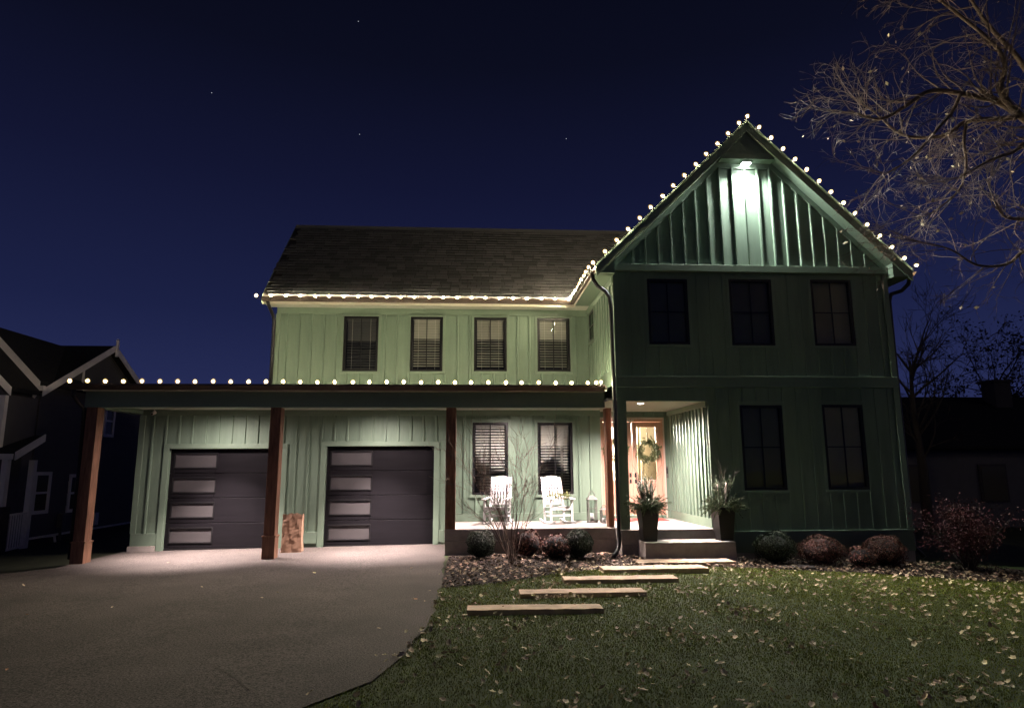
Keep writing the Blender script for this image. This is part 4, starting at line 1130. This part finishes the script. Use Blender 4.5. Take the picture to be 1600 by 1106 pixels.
# ---------------------------------------------------------------- lanterns
def lantern(at, w, hgt, label):
    t = thing('lantern', at, label, 'lantern', 'lanterns on the porch')
    bt = MB().box(-w / 2, w / 2, -w / 2, w / 2, 0, 0.035); loc('base', bt.mesh('base', M['lantern']), t)
    hb = hgt * 0.74; p = w / 2 - 0.012
    bar_me = MB().box(-0.011, 0.011, -0.011, 0.011, 0.035, hb).mesh('corner_bar', M['lantern'])
    for sx in (-1, 1):
        for sy in (-1, 1): loc('corner_bar', bar_me, t, (sx * p, sy * p, 0))
    b = MB(); b.box(-p, p, -p - 0.006, -p + 0.006, hb * 0.6, hb * 0.6 + 0.015); b.box(p - 0.006, p + 0.006, -p, p, hb * 0.6, hb * 0.6 + 0.015); b.box(-p - 0.006, -p + 0.006, -p, p, hb * 0.6, hb * 0.6 + 0.015)
    loc('cross_bar', b.mesh('cross_bar', M['lantern']), t)
    q = w / 2 + 0.015; z2 = hgt * 0.86; r2 = w * 0.22
    b = MB().hexa([(-q, -q, hb), (q, -q, hb), (q, q, hb), (-q, q, hb), (-r2, -r2, z2), (r2, -r2, z2), (r2, r2, z2), (-r2, r2, z2)])
    loc('roof', b.mesh('roof', M['lantern']), t)
    N = 10
    b = MB().tube([(0.3 * w * 1.2 * math.cos(math.pi * i / N), 0, z2 - 0.02 + (hgt - z2 + 0.02) * math.sin(math.pi * i / N)) for i in range(N + 1)], 0.007, 6)
    loc('handle', b.mesh('handle', M['lantern']), t)
    loc('candle', MB().lathe([(w * 0.22, 0.036), (w * 0.22, hb * 0.4), (w * 0.2, hb * 0.41)], 14).mesh('candle', M['white'], True), t)
    b = MB()
    for sy in (-1, 1): b.add([(-p, sy * p, 0.035), (p, sy * p, 0.035), (p, sy * p, hb), (-p, sy * p, hb)], [(0, 1, 2, 3)])
    loc('pane', b.mesh('pane', M['glass']), t)
    return t
lantern((2.66, 14.45, 0.478), 0.20, 0.66, 'tall grey metal lantern on the porch left of the front door')
lantern((2.88, 14.25, 0.478), 0.15, 0.38, 'small grey lantern on the porch floor beside the taller one')

# ---------------------------------------------------------------- doormat, wreaths, camera, bag
tag(put('doormat', MB().box(3.25, 4.42, 14.62, 15.28, 0.482, 0.498).mesh('doormat', M['red']), bevel=0.004), 'red doormat on the entry floor before the front door', 'doormat')

def wreath(x, z, label):
    t = thing('wreath', (x, YE - 0.03, z), label, 'wreath', 'green wreaths hung on the front doors')
    mb = MB(); RR = 0.205
    for i in range(230):
        a = rnd.uniform(0, 6.283); r_ = RR + rnd.gauss(0, 0.045)
        p = (r_ * math.cos(a), rnd.uniform(-0.05, 0.02), r_ * math.sin(a))
        d = (-math.sin(a) + rnd.gauss(0, 0.5) + 0.35 * math.cos(a) * rnd.choice((-0.6, 1)), rnd.uniform(-0.7, 0.1), math.cos(a) + rnd.gauss(0, 0.5) + 0.35 * math.sin(a) * rnd.choice((-0.6, 1)))
        spray(mb, p, d, rnd.uniform(0.07, 0.13), 20, 0.036, 0.0, 0.008)
    loc('foliage', mb.mesh('foliage', M['wreath']), t)
    loc('ring', MB().tube([(RR * math.cos(a * 0.3142), 0, RR * math.sin(a * 0.3142)) for a in range(21)], 0.016, 6).mesh('ring', M['darktwig']), t)
    loc('hanger', MB().box(-0.012, 0.012, -0.002, 0.004, 0.2, 2.70 - z).mesh('hanger', M['doorwood']), t)
    return t
wreath(4.19, 2.03, 'round evergreen wreath hung on the right front door with the bright glass')
wreath(3.42, 2.03, 'round evergreen wreath mostly hidden behind the dark entry post')
# bow at the head of the doors
bw = thing('ribbon_bow', (3.80, YE - 0.03, 2.72), 'small white ribbon bow at the top centre of the double door', 'bow')
b = MB()
for s in (-1, 1):
    b.hexa([(0, -0.012, -0.012), (0, 0.0, -0.012), (s * 0.07, 0.0, -0.05), (s * 0.07, -0.012, -0.05), (0, -0.012, 0.012), (0, 0.0, 0.012), (s * 0.05, 0.0, -0.06), (s * 0.05, -0.012, -0.06)])
    b.tube([(0, -0.01, 0), (s * 0.035, -0.02, 0.045), (s * 0.07, -0.012, 0.05), (s * 0.065, -0.01, 0.015), (0, -0.01, 0)], 0.012, 5)
loc('ribbon', b.mesh('ribbon', M['white']), bw)

sc = thing('security_camera', (-6.95, 14.92, 2.90), 'small white security camera under the eave left of the first garage door', 'camera')
loc('mount', MB().lathe([(0.035, 0.0), (0.035, 0.02), (0.012, 0.03), (0.012, 0.05)], 12).mesh('mount', M['white'], True), sc)
loc('body', MB().tube([(0, 0.04, -0.01), (0, -0.10, -0.05)], 0.032, 12).mesh('body', M['white'], True), sc)
loc('lens', MB().tube([(0, -0.101, -0.05), (0, -0.108, -0.052)], 0.024, 12).mesh('lens', M['black'], True), sc)

pb = thing('paper_bag', (-3.655, 14.28, hz(-3.6, 14.2)), 'tall brown paper yard-waste bag standing between the second post and garage door', 'bag')
def bag_mesh():
    W_, D_, HH = 0.205, 0.15, 0.75
    NU, NV = 32, 18
    vs_ = []
    def outline(u):
        s = u / NU * 4; k_ = int(s) % 4; f_ = s - int(s)
        c_ = [(-1, -1), (1, -1), (1, 1), (-1, 1)]
        a, b__ = c_[k_], c_[(k_ + 1) % 4]
        return a[0] + (b__[0] - a[0]) * f_, a[1] + (b__[1] - a[1]) * f_
    r2 = random.Random(4)
    for j in range(NV + 1):
        t = j / NV
        for i in range(NU):
            x, y = outline(i)
            pinch = 1 - 0.04 * math.sin(t * 3.1) * (abs(x) > 0.99) - 0.04 * t
            cr_ = 0.003 * math.sin(i * 1.7 + t * 9) + 0.003 * math.sin(i * 0.9 - t * 14 + 1) + r2.gauss(0, 0.0022)
            zz = t * HH + (0.02 * math.sin(i * 0.7) + 0.012 * math.sin(i * 2.1) if j > NV - 2 else 0)
            vs_.append((x * W_ * pinch + cr_ * 0.6, y * D_ * pinch + cr_, zz))
    fs_ = [(j * NU + i, j * NU + (i + 1) % NU, (j + 1) * NU + (i + 1) % NU, (j + 1) * NU + i) for j in range(NV) for i in range(NU)]
    return vs_, fs_
vs_, fs_ = bag_mesh()
loc('bag_wall', MB().add(vs_, fs_).mesh('bag_wall', M['bag']), pb)
loc('contents', MB().box(-0.17, 0.17, -0.11, 0.11, 0.05, 0.60).mesh('contents', M['mulch']), pb)
pb.rotation_euler = (0, 0, R(6))

# ---------------------------------------------------------------- planters
def planter(x, y, z, label, seed):
    global rnd
    old = rnd; rnd = random.Random(seed)
    t = thing('planter', (x, y, z), label, 'planter', 'tall black planters on the entry step', R(3))
    a, c, hh = 0.122, 0.172, 0.60
    b = MB().hexa([(-a, -a, 0), (a, -a, 0), (a, a, 0), (-a, a, 0), (-c, -c, hh), (c, -c, hh), (c, c, hh), (-c, c, hh)])
    loc('pot', b.mesh('pot', M['pot']), t)
    b = MB(); e = c + 0.012
    b.box(-e, e, -e, -c + 0.02, hh - 0.035, hh + 0.006); b.box(-e, e, c - 0.02, e, hh - 0.035, hh + 0.006); b.box(-e, -c + 0.02, -c + 0.02, c - 0.02, hh - 0.035, hh + 0.006); b.box(c - 0.02, e, -c + 0.02, c - 0.02, hh - 0.035, hh + 0.006)
    loc('rim', b.mesh('rim', M['pot']), t)
    mb = MB()
    for i in range(120):       # skirt of boughs
        an = rnd.uniform(0, 6.283); s = rnd.uniform(0.25, 1.0)
        spray(mb, (0.1 * math.cos(an), 0.1 * math.sin(an), hh - 0.02), (math.cos(an) * s, math.sin(an) * s, rnd.uniform(0.15, 0.8)), rnd.uniform(0.22, 0.42), 44, 0.055, rnd.uniform(0.5, 1.3), 0.008)
    for i in range(48):       # upright evergreen tips
        an = rnd.uniform(0, 6.283); s = rnd.uniform(0.0, 0.28)
        spray(mb, (0.07 * math.cos(an), 0.07 * math.sin(an), hh), (math.cos(an) * s, math.sin(an) * s, 1), rnd.uniform(0.35, 0.62), 50, 0.05, 0.05, 0.008)
    loc('boughs', mb.mesh('boughs', M['ever']), t)
    mb = MB()
    for i in range(9):
        an = rnd.uniform(0, 6.283); s = rnd.uniform(0.0, 0.35)
        grow_twigs(mb, (0.04 * math.cos(an), 0.04 * math.sin(an), hh), (math.cos(an) * s, math.sin(an) * s, 1), rnd.uniform(0.6, 0.92), 0.006, 1, 6, 0.15, None, 6, 4, 0.6, 0.1, 0.0022, 0.3)
    loc('twigs', mb.mesh('twigs', M['darktwig']), t)
    mb = MB()
    for i in range(3):
        x0 = rnd.uniform(-0.07, 0.07)
        mb.tube([(x0, -0.05 + 0.04 * i, hh), (x0 * 1.5 - 0.02, -0.05, hh + rnd.uniform(0.3, 0.5))], 0.013, 7)
    loc('birch_stick', mb.mesh('birch_stick', M['birch'], True), t)
    c_ = [(rnd.gauss(0, 0.13), rnd.gauss(0, 0.12) - 0.05, hh + abs(rnd.gauss(0.08, 0.08))) for i in range(110)]
    loc('pale_leaves', leaf_cloud('pale_leaves', c_, 0.05, mat('silvery_leaf', (0.22, 0.21, 0.16), 0.6, var=0.4, island=True)), t)
    rnd = old
    return t
planter(3.36, 12.50, 0.296, 'tall black planter of evergreen boughs in front of the dark entry post', 11)
planter(4.80, 12.46, 0.296, 'tall black planter of evergreen boughs on the right end of the entry step', 23)

# ---------------------------------------------------------------- stepping slabs
SLABS = []
SL5 = [((2.93, 4.66), (12.05, 11.62), 'stepping slab nearest the concrete entry step, topmost of the five'),
       ((2.15, 3.86), (11.16, 10.76), 'stepping slab at the mulch edge, second below the entry step'),
       ((1.39, 3.08), (10.18, 9.86), 'middle slab of the row of five stepping slabs'),
       ((0.665, 2.33), (9.17, 8.86), 'stepping slab with a pile of leaves at its front, fourth from the house'),
       ((-0.02, 1.57), (8.20, 7.91), 'stepping slab lowest on the lawn, farthest from the house')]
for (xa, xb), (yb_, yf), lab in SL5:
    xc, yc = (xa + xb) / 2, (yb_ + yf) / 2
    b = MB(); N = 14; hw, hd = (xb - xa) / 2, (yb_ - yf) / 2
    r2 = random.Random(int(xa * 100))
    vs_ = []
    for zc in (-0.07, 0.048):
        ring = []
        for i in range(N + 1): ring.append((-hw + 2 * hw * i / N, -hd + r2.gauss(0, 0.008)))
        for i in range(N + 1): ring.append((hw - 2 * hw * i / N, hd + r2.gauss(0, 0.008)))
        vs_.append([(p[0], p[1], zc + (r2.gauss(0, 0.002) if zc > 0 else 0)) for p in ring])
    n = len(vs_[0])
    b.add(vs_[0] + vs_[1], [tuple(range(n))[::-1], tuple(range(n, 2 * n))] + [(i, (i + 1) % n, (i + 1) % n + n, i + n) for i in range(n)])
    o = put('stepping_slab', b.mesh('stepping_slab', M['slabstone']), None, (xc, yc, hz(xc, yc) + 0.0), bevel=0.006)
    o.rotation_euler = (r2.uniform(-0.006, 0.006), r2.uniform(-0.006, 0.006), R(-0.6))
    SLABS.append(o)
    tag(o, lab, 'stone slab', 'stepping slabs crossing the lawn')
tag(put('splash_block', MB().box(5.35, 6.0, 11.42, 11.66, -0.14, -0.06).mesh('splash_block', M['brick']), bevel=0.01), 'flat dark stone lying in the mulch below the round shrub', 'stone')

# ---------------------------------------------------------------- neighbouring houses
NX, NY, NC = -12.45, 19.75, 3.15
nz = -0.55
nb = thing('neighbour_house', (-16, 23, nz), 'dark grey house with white trim beyond the driveway at the left', 'house')
b = MB(); b.prism_x([(NY, nz + 0.3), (NY + 2 * NC, nz + 0.3), (NY + 2 * NC, 4.05), (NY + NC, 5.72), (NY, 4.05)], NX - 9, NX)
put('wall', b.mesh('wall', M['nwall']), nb)
put('foundation', MB().box(NX - 9, NX - 0.03, NY + 0.03, NY + 2 * NC - 0.03, nz - 0.6, nz + 0.3).mesh('foundation', M['brick']), nb)
put('foundation_ledge', MB().box(NX - 0.02, NX + 0.05, NY, NY + 2 * NC, nz + 0.26, nz + 0.32).mesh('foundation_ledge', M['ntrim']), nb)
def nroof(y): return 4.13 + (NC - abs(y - NY - NC)) * (1.70 / NC)
for i in range(11):       # lap siding courses on the side wall
    z = nz + 0.34 + i * 0.38
    put('siding_board', MB().hexa([(NX, NY, z), (NX + 0.022, NY, z), (NX + 0.022, NY + 2 * NC, z), (NX, NY + 2 * NC, z), (NX, NY, z + 0.375), (NX + 0.006, NY, z + 0.375), (NX + 0.006, NY + 2 * NC, z + 0.375), (NX, NY + 2 * NC, z + 0.375)]).mesh('siding_board', M['nwall']), nb)
for s in (0, 1):
    ya, yb_ = (NY - 0.4, NY + NC) if s == 0 else (NY + NC, NY + 2 * NC + 0.4)
    put('roof', MB().hexa([(NX - 9.3, ya, nroof(ya) - 0.1), (NX + 0.3, ya, nroof(ya) - 0.1), (NX + 0.3, yb_, nroof(yb_) - 0.1), (NX - 9.3, yb_, nroof(yb_) - 0.1), (NX - 9.3, ya, nroof(ya)), (NX + 0.3, ya, nroof(ya)), (NX + 0.3, yb_, nroof(yb_)), (NX - 9.3, yb_, nroof(yb_))]).mesh('roof', M['nroof']), nb)
    x0, x1 = NX + 0.302, NX + 0.33
    put('rake_board', MB().hexa([(x0, ya, nroof(ya) - 0.2), (x1, ya, nroof(ya) - 0.2), (x1, yb_, nroof(yb_) - 0.2), (x0, yb_, nroof(yb_) - 0.2), (x0, ya, nroof(ya) + 0.02), (x1, ya, nroof(ya) + 0.02), (x1, yb_, nroof(yb_) + 0.02), (x0, yb_, nroof(yb_) + 0.02)]).mesh('rake_board', M['ntrim']), nb)
put('finial', MB().box(NX + 0.334, NX + 0.40, NY + NC - 0.04, NY + NC + 0.04, 5.45, 6.05).mesh('finial', M['ntrim']), nb)
put('gable_strut', MB().box(NX + 0.024, NX + 0.06, NY + 1.9, NY + 1.97, 4.2, 4.95).mesh('gable_strut', M['ntrim']), nb)
M['glass_dark'] = mat('dark_window_glass', (0.09, 0.08, 0.055), 0.1, spec=0.25)
def nwin_x(y0, y1, z0, z1):
    b = MB(); x0, x1 = NX - 0.01, NX + 0.06; t = 0.10
    b.box(x0, x1, y0 - t, y1 + t, z1, z1 + t); b.box(x0, x1, y0 - t, y1 + t, z0 - t, z0); b.box(x0, x1, y0 - t, y0, z0, z1); b.box(x0, x1, y1, y1 + t, z0, z1)
    f = put('window', b.mesh('window', M['ntrim']), nb)
    put('sash', MB().box(x0, x1 - 0.015, y0, y1, (z0 + z1) / 2 - 0.03, (z0 + z1) / 2 + 0.03).mesh('sash', M['ntrim']), f)
    put('pane', MB().box(x0, x0 + 0.035, y0, y1, z0, z1).mesh('pane', M['glass_dark']), f)
nwin_x(NY + 0.22, NY + 0.78, 0.50, 1.50)
nwin_x(NY + 1.90, NY + 2.40, 0.45, 1.42)
nwin_x(NY + 3.50, NY + 3.95, 2.85, 3.75)
# front wing with a steep gable, its gutter and downspout
WY, WX = 19.30, -13.72
put('wing_wall', MB().prism_y([(-15.0, nz), (-12.47, nz), (-12.47, 3.85), (WX, 5.2), (-15.0, 3.85)], WY, NY - 0.02).mesh('wing_wall', M['nwall']), nb)
for s in (-1, 1):
    x0, x1 = WX, WX + s * 1.58
    q = [(x1, 3.88), (x0, 5.50), (x0, 5.74), (x1, 4.12)]
    if s > 0: q = q[::-1]
    put('wing_rake', MB().prism_y(q, WY - 0.14, WY - 0.10).mesh('wing_rake', M['ntrim']), nb)
    q = [(x1, 4.02), (x0, 5.64), (x0, 5.76), (x1, 4.14)]
    if s > 0: q = q[::-1]
    put('wing_roof', MB().prism_y(q, WY - 0.098, NY + 3).mesh('wing_roof', M['nroof']), nb)
put('gutter', MB().box(-12.95, -11.98, WY - 0.20, WY - 0.10, 3.86, 3.99).mesh('gutter', M['ntrim']), nb)
put('downspout', MB().tube([(-12.25, WY - 0.15, 3.86), (-12.24, WY - 0.12, 3.72), (-12.40, WY - 0.06, 3.52), (-12.42, WY - 0.06, 2.62)], 0.05, 8).mesh('downspout', M['ntrim'], True), nb)
put('sill_band', MB().box(-13.5, -12.5, WY - 0.05, WY - 0.002, 2.50, 2.58).mesh('sill_band', M['ntrim']), nb)
put('window', MB().box(-13.45, -12.9, WY - 0.03, WY - 0.002, 2.75, 3.75).mesh('window', M['glass_dark']), nb)
# nearer small gable at the far left with its white corner trim
put('bay_wall', MB().prism_y([(-15.5, 2.2), (-12.22, 2.2), (-12.22, 3.62), (-13.86, 5.3), (-15.5, 3.62)], 18.0, WY - 0.005).mesh('bay_wall', M['nwall']), nb)
put('bay_rake', MB().prism_y([(-13.86, 5.40), (-12.02, 3.58), (-12.02, 3.80), (-13.86, 5.62)], 17.86, 17.90).mesh('bay_rake', M['ntrim']), nb)
put('bay_roof', MB().prism_y([(-13.86, 5.50), (-12.04, 3.70), (-12.04, 3.82), (-13.86, 5.64)], 17.902, WY - 0.205).mesh('bay_roof', M['nroof']), nb)
put('corner_board', MB().box(-12.36, -12.20, 17.97, 18.1, 2.2, 3.60).mesh('corner_board', M['ntrim']), nb)
# low porch roof, white columns, railing
b = MB().hexa([(-16, 17.5, 1.98), (-11.48, 17.5, 1.98), (-11.92, WY - 0.01, 2.50), (-16, WY - 0.01, 2.50), (-16, 17.5, 2.08), (-11.48, 17.5, 2.08), (-11.92, WY - 0.01, 2.60), (-16, WY - 0.01, 2.60)])
put('porch_roof', b.mesh('porch_roof', M['nroof']), nb)
put('porch_fascia', MB().box(-16, -11.5, 17.44, 17.495, 1.92, 2.06).mesh('porch_fascia', M['ntrim']), nb)
put('porch_rake', MB().hexa([(-11.478, 17.5, 1.90), (-11.44, 17.5, 1.90), (-11.88, WY, 2.44), (-11.918, WY, 2.44), (-11.478, 17.5, 2.10), (-11.44, 17.5, 2.10), (-11.88, WY, 2.64), (-11.918, WY, 2.64)]).mesh('porch_rake', M['ntrim']), nb)
for cx, cy in ((-11.72, 17.6), (-11.95, 19.0), (-13.4, 17.6)):
    put('column', MB().box(cx - 0.07, cx + 0.07, cy - 0.07, cy + 0.07, nz + 0.1, 1.92).mesh('column', M['ntrim']), nb)
put('column_base', MB().box(-11.86, -11.58, 17.46, 17.74, nz, 0.75).mesh('column_base', M['brick']), nb)
for i in range(9):
    t = i / 8
    x, y = -11.70 - 0.22 * t, 17.8 + 1.1 * t
    put('baluster', MB().box(x - 0.015, x + 0.015, y - 0.015, y + 0.015, nz + 0.2, 0.5).mesh('baluster', M['ntrim']), nb)
put('handrail', MB().bar((-11.70, 17.75, 0.52), (-11.93, 18.95, 0.52), 0.05, 0.05).mesh('handrail', M['ntrim']), nb)
put('bottom_rail', MB().bar((-11.70, 17.75, nz + 0.2), (-11.93, 18.95, nz + 0.2), 0.05, 0.05).mesh('bottom_rail', M['ntrim']), nb)
put('porch_floor', MB().box(-16, -11.6, 17.46, WY - 0.01, nz - 0.5, nz + 0.12).mesh('porch_floor', M['nwall']), nb)
b = MB().tube([(NX + 0.10, NY + 0.7, nz + 0.30), (NX + 0.30, NY + 0.9, nz + 0.30), (NX + 0.32, NY + 1.0, nz - 0.1)], 0.04, 6)
put('pipe', b.mesh('pipe', M['ntrim']), nb)
b = MB().box(NX + 0.024, NX + 0.18, NY + 1.4, NY + 1.6, nz + 0.5, nz + 0.9); b.tube([(NX + 0.1, NY + 1.5, nz + 0.52), (NX + 0.1, NY + 1.5, nz)], 0.04, 6)
put('meter_box', b.mesh('meter_box', M['lantern']), nb)
put('utility_box', MB().box(NX + 0.024, NX + 0.12, NY + 3.3, NY + 3.5, nz + 0.4, nz + 0.8).mesh('utility_box', M['ntrim']), nb)

rb = thing('neighbour_house', (22, 28, -1.2), 'unlit black house with a chimney beyond the yard at the right', 'house')
b = MB(); b.box(14.5, 34, 25.5, 34, -1.5, 2.35); put('wall', b.mesh('wall', M['nwall']), rb)
b = MB().hexa([(14.0, 25.0, 2.30), (34.5, 25.0, 2.30), (34.5, 29.75, 4.75), (14.0, 29.75, 4.75), (14.0, 25.0, 2.42), (34.5, 25.0, 2.42), (34.5, 29.75, 4.87), (14.0, 29.75, 4.87)])
b.hexa([(14.0, 29.75, 4.75), (34.5, 29.75, 4.75), (34.5, 34.5, 2.30), (14.0, 34.5, 2.30), (14.0, 29.75, 4.87), (34.5, 29.75, 4.87), (34.5, 34.5, 2.42), (14.0, 34.5, 2.42)])
put('roof', b.mesh('roof', M['nroofb']), rb)
put('chimney', MB().box(24.2, 25.0, 28.6, 29.4, 3.6, 5.45).box(24.12, 25.08, 28.52, 29.48, 5.45, 5.56).mesh('chimney', M['brick']), rb)
for x in (17.0, 20.5, 26.0):
    f = put('window', MB().box(x - 0.08, x + 1.08, 25.44, 25.51, 0.2, 1.7).mesh('window', M['brick']), rb)
    put('pane', MB().box(x, x + 1, 25.42, 25.439, 0.28, 1.62).mesh('pane', M['glass_dark']), f)

# ---------------------------------------------------------------- ground cover
def in_slab(x, y, pad=0.0):
    for (xa, xb), (yb_, yf), _ in SL5:
        if xa - pad < x < xb + pad and yf - pad < y < yb_ + pad: return True
    return False
hzv = np.vectorize(hz)
# grass blades, denser towards the camera
N = 620000
yy = 2.6 + (nr.random(N) ** 1.35) * 9.2
xx = -2.5 + nr.random(N) * 13.5
edge = np.array([drive_x(y) for y in np.linspace(0.5, 13, 400)])
ex_ = np.interp(yy, np.linspace(0.5, 13, 400), edge) + 0.025 * np.sin(yy * 7.1) + 0.015 * np.sin(yy * 17)
bedx = np.array([b_[0] for b_ in BED]); bedyv = np.array([b_[1] for b_ in BED])
by = np.interp(xx, bedx, bedyv)
keep = (xx > ex_ + nr.normal(0.0, 0.03, N)) & (yy < by + nr.normal(0, 0.06, N)) & (xx < 1.05 * yy * 0.93 + 1.2) & (xx > -0.72 * yy)
for (xa, xb), (yb_, yf), _ in SL5: keep &= ~((xx > xa - 0.005) & (xx < xb + 0.005) & (yy > yf - 0.01) & (yy < yb_ + 0.005))
xx, yy = xx[keep], yy[keep]; n = len(xx)
patch = 0.5 + 0.5 * np.sin(xx * 1.3 + 2 * np.sin(yy * 0.9)) * np.sin(yy * 1.7 + xx)
hg = nr.uniform(0.008, 0.023, n) * (0.8 + 0.4 * patch)
an = nr.uniform(0, 2 * np.pi, n); ln = nr.uniform(0.1, 0.9, n)
wd = nr.uniform(0.0014, 0.0028, n) * (1 + np.maximum(0, yy - 4) * 0.12)
zz = hzv(xx, yy) - 0.015
dx, dy = np.cos(an), np.sin(an)
P0 = np.stack([xx - dy * wd, yy + dx * wd, zz], 1); P1 = np.stack([xx + dy * wd, yy - dx * wd, zz], 1)
mx_, my_ = xx + dx * hg * ln * 0.35, yy + dy * hg * ln * 0.35
P2 = np.stack([mx_ + dy * wd * 0.8, my_ - dx * wd * 0.8, zz + hg * 0.6], 1); P3 = np.stack([mx_ - dy * wd * 0.8, my_ + dx * wd * 0.8, zz + hg * 0.6], 1)
P4 = np.stack([xx + dx * hg * ln, yy + dy * hg * ln, zz + hg], 1)
V = np.stack([P0, P1, P2, P3, P4], 1).reshape(-1, 3)
base = np.arange(n)[:, None] * 5
F = np.concatenate([base + np.array([[0, 1, 2]]), base + np.array([[0, 2, 3]]), base + np.array([[3, 2, 4]])], 0)
tag(put('grass', np_mesh('grass', V, F, M['grass'])), 'short green lawn grass scattered with fallen leaves', 'grass', kind='stuff')

# fallen leaves
def leaf_shape(seed, s):
    r2 = random.Random(seed)
    pts = []
    K = 10
    for i in range(K):
        a = 2 * math.pi * i / K
        rr = (0.5 if i % 2 == 0 else r2.uniform(0.30, 0.42)) * s
        x, y = rr * math.cos(a) * 1.15, rr * math.sin(a) * 0.75
        pts.append((x, y, 0.9 * (y * y + 0.35 * x * x) / s * r2.uniform(0.7, 1.5) + r2.uniform(0, 0.05) * s))
    mb = MB(); mb.add([(0, 0, -0.03 * s)] + pts, [(0, 1 + i, 1 + (i + 1) % K) for i in range(K)])
    mb.tube([(-0.5 * s, 0, 0.05 * s), (-0.85 * s, 0.03 * s, 0.10 * s)], 0.006 * s + 0.0006, 3, False)
    return mb
lm = [leaf_shape(i, 0.057).mesh('fallen_leaf', M['leafA'] if i % 4 else M['leafB']) for i in range(8)]
def clump(x, y): return 0.5 + 0.5 * math.sin(x * 2.1 + 1.3 * math.sin(y * 1.9)) * math.sin(y * 2.7 + 1.1 * math.sin(x * 1.7 + 0.6))
lp = []
while len(lp) < 2200:
    y = 3.6 + rnd.random() ** 1.2 * 8.4; x = rnd.uniform(-2.2, 10.5)
    if x < drive_x(y) - 0.02 or x > 0.93 * y + 1.0 or y > bed_y(x) + 0.1 or in_slab(x, y, 0.02): continue
    w = clump(x, y) ** 2.4
    if x > 5.0 and 7 < y < 10.5: w = max(w, 0.55)
    if rnd.random() > 0.09 + w * 0.95: continue
    lp.append((x, y))
for k_ in range(70): lp.append((rnd.gauss(1.2, 0.35), rnd.gauss(8.74, 0.05)))          # pile in front of the fourth slab
lp = [p for p in lp if not in_slab(p[0], p[1], 0.01)]
lp.sort(key=lambda p: p[1])
rest = MB()
for i, (x, y) in enumerate(lp):
    z = hz(x, y) + rnd.uniform(0.022, 0.045)
    rot = Euler((rnd.gauss(0, 0.45), rnd.gauss(0, 0.45), rnd.uniform(0, 6.28)))
    s = rnd.choice((rnd.uniform(0.4, 0.8), rnd.uniform(0.7, 1.15), rnd.uniform(0.85, 1.3)))
    if i < 300:
        o = put('fallen_leaf', rnd.choice(lm), lawn, (x, y, z)); o.rotation_euler = rot; o.scale = (s, s, s)
    else:
        me = rnd.choice(lm); mt = rot.to_matrix()
        rest.add([mt @ (Vector(v.co) * s) + Vector((x, y, z)) for v in me.vertices], [tuple(f.vertices) for f in me.polygons])
tag(put('leaf_litter', rest.mesh('leaf_litter', M['leafI'])), 'pale fallen leaves scattered over the far part of the lawn', 'leaves', kind='stuff')
for i in range(26):
    y = rnd.uniform(4.8, 13); x = rnd.choice((rnd.uniform(-7, -0.8), drive_x(y) - abs(rnd.gauss(0, 0.25))))
    o = put('fallen_leaf', rnd.choice(lm), driveway, (x, y, hz(x, y) + 0.012)); o.rotation_euler = (rnd.gauss(0, 0.2), rnd.gauss(0, 0.2), rnd.uniform(0, 6.28)); s = rnd.uniform(0.5, 0.9); o.scale = (s, s, s)
# leaves lying on the slabs
for (x, y) in ((1.25, 8.05), (1.35, 8.1), (0.4, 8.0), (1.6, 9.0), (1.95, 9.03), (2.25, 9.05), (2.6, 10.02), (3.0, 10.9)):
    sl_ = [b_ for b_ in SLABS if abs(b_.location.x - x) < 1.0 and abs(b_.location.y - y) < 0.35][0]
    o = put('fallen_leaf', lm[0 if x < 2 else 4], sl_, (x, y, hz(x, y) + 0.066))
    o.rotation_euler = (0.1, 0.2, x * 40); o.scale = (0.7,) * 3

# mulch chips and leaves in the beds
c = []; nrm = []
for i in range(26000):
    x = rnd.uniform(-0.38, 10.2); y = bed_y(x) + rnd.random() ** 1.2 * 3.3 - abs(rnd.gauss(0, 0.08))
    if y > (13.2 if x < 2.88 else 12.7) or (3.2 < x < 4.9 and y > 12.15) or in_slab(x, y) or bed_y(x) > 50: continue
    c.append((x, y, hz(x, y) + rnd.uniform(-0.002, 0.02))); nrm.append((0, 0, 1))
tag(put('mulch_chips', leaf_cloud('mulch_chips', c, 0.045, M['chip'], nrm, 0.6, 0.35, 0.05)), 'dark shredded mulch in the planting beds', 'mulch', kind='stuff')
c = []; nrm = []
while len(c) < 1500:
    x = rnd.uniform(-0.38, 9.6); y = bed_y(x) + rnd.random() * 3.0 - 0.1
    if y > (13.15 if x < 2.88 else 12.65) or (3.2 < x < 4.9 and y > 12.15) or in_slab(x, y) or bed_y(x) > 50: continue
    c.append((x, y, hz(x, y) + rnd.uniform(0.012, 0.04))); nrm.append((0, 0, 1))
tag(put('bed_leaves', leaf_cloud('bed_leaves', c, 0.075, M['leafC'], nrm, 0.5, 0.6, 0.12)), 'brown fallen leaves caught in the mulch beds', 'leaves', kind='stuff')

# a few faint stars
mb = MB()
for az, el in ((-33.2, 35), (-14.5, 36.0), (-26.5, 29), (-14.0, 27.8), (5.2, 28.0)):
    d = Vector((math.sin(R(az + 3.7)) * math.cos(R(el)), math.cos(R(az + 3.7)) * math.cos(R(el)), math.sin(R(el)))) * 900
    r_ = 0.62
    mb.add([d + Vector(v) * r_ for v in ((1, 0, 0), (-1, 0, 0), (0, 1, 0), (0, -1, 0), (0, 0, 1), (0, 0, -1))], [(0, 2, 4), (2, 1, 4), (1, 3, 4), (3, 0, 4), (2, 0, 5), (1, 2, 5), (3, 1, 5), (0, 3, 5)])
tag(put('stars', mb.mesh('stars', M['star'])), 'faint stars in the clear night sky', 'stars', kind='stuff')
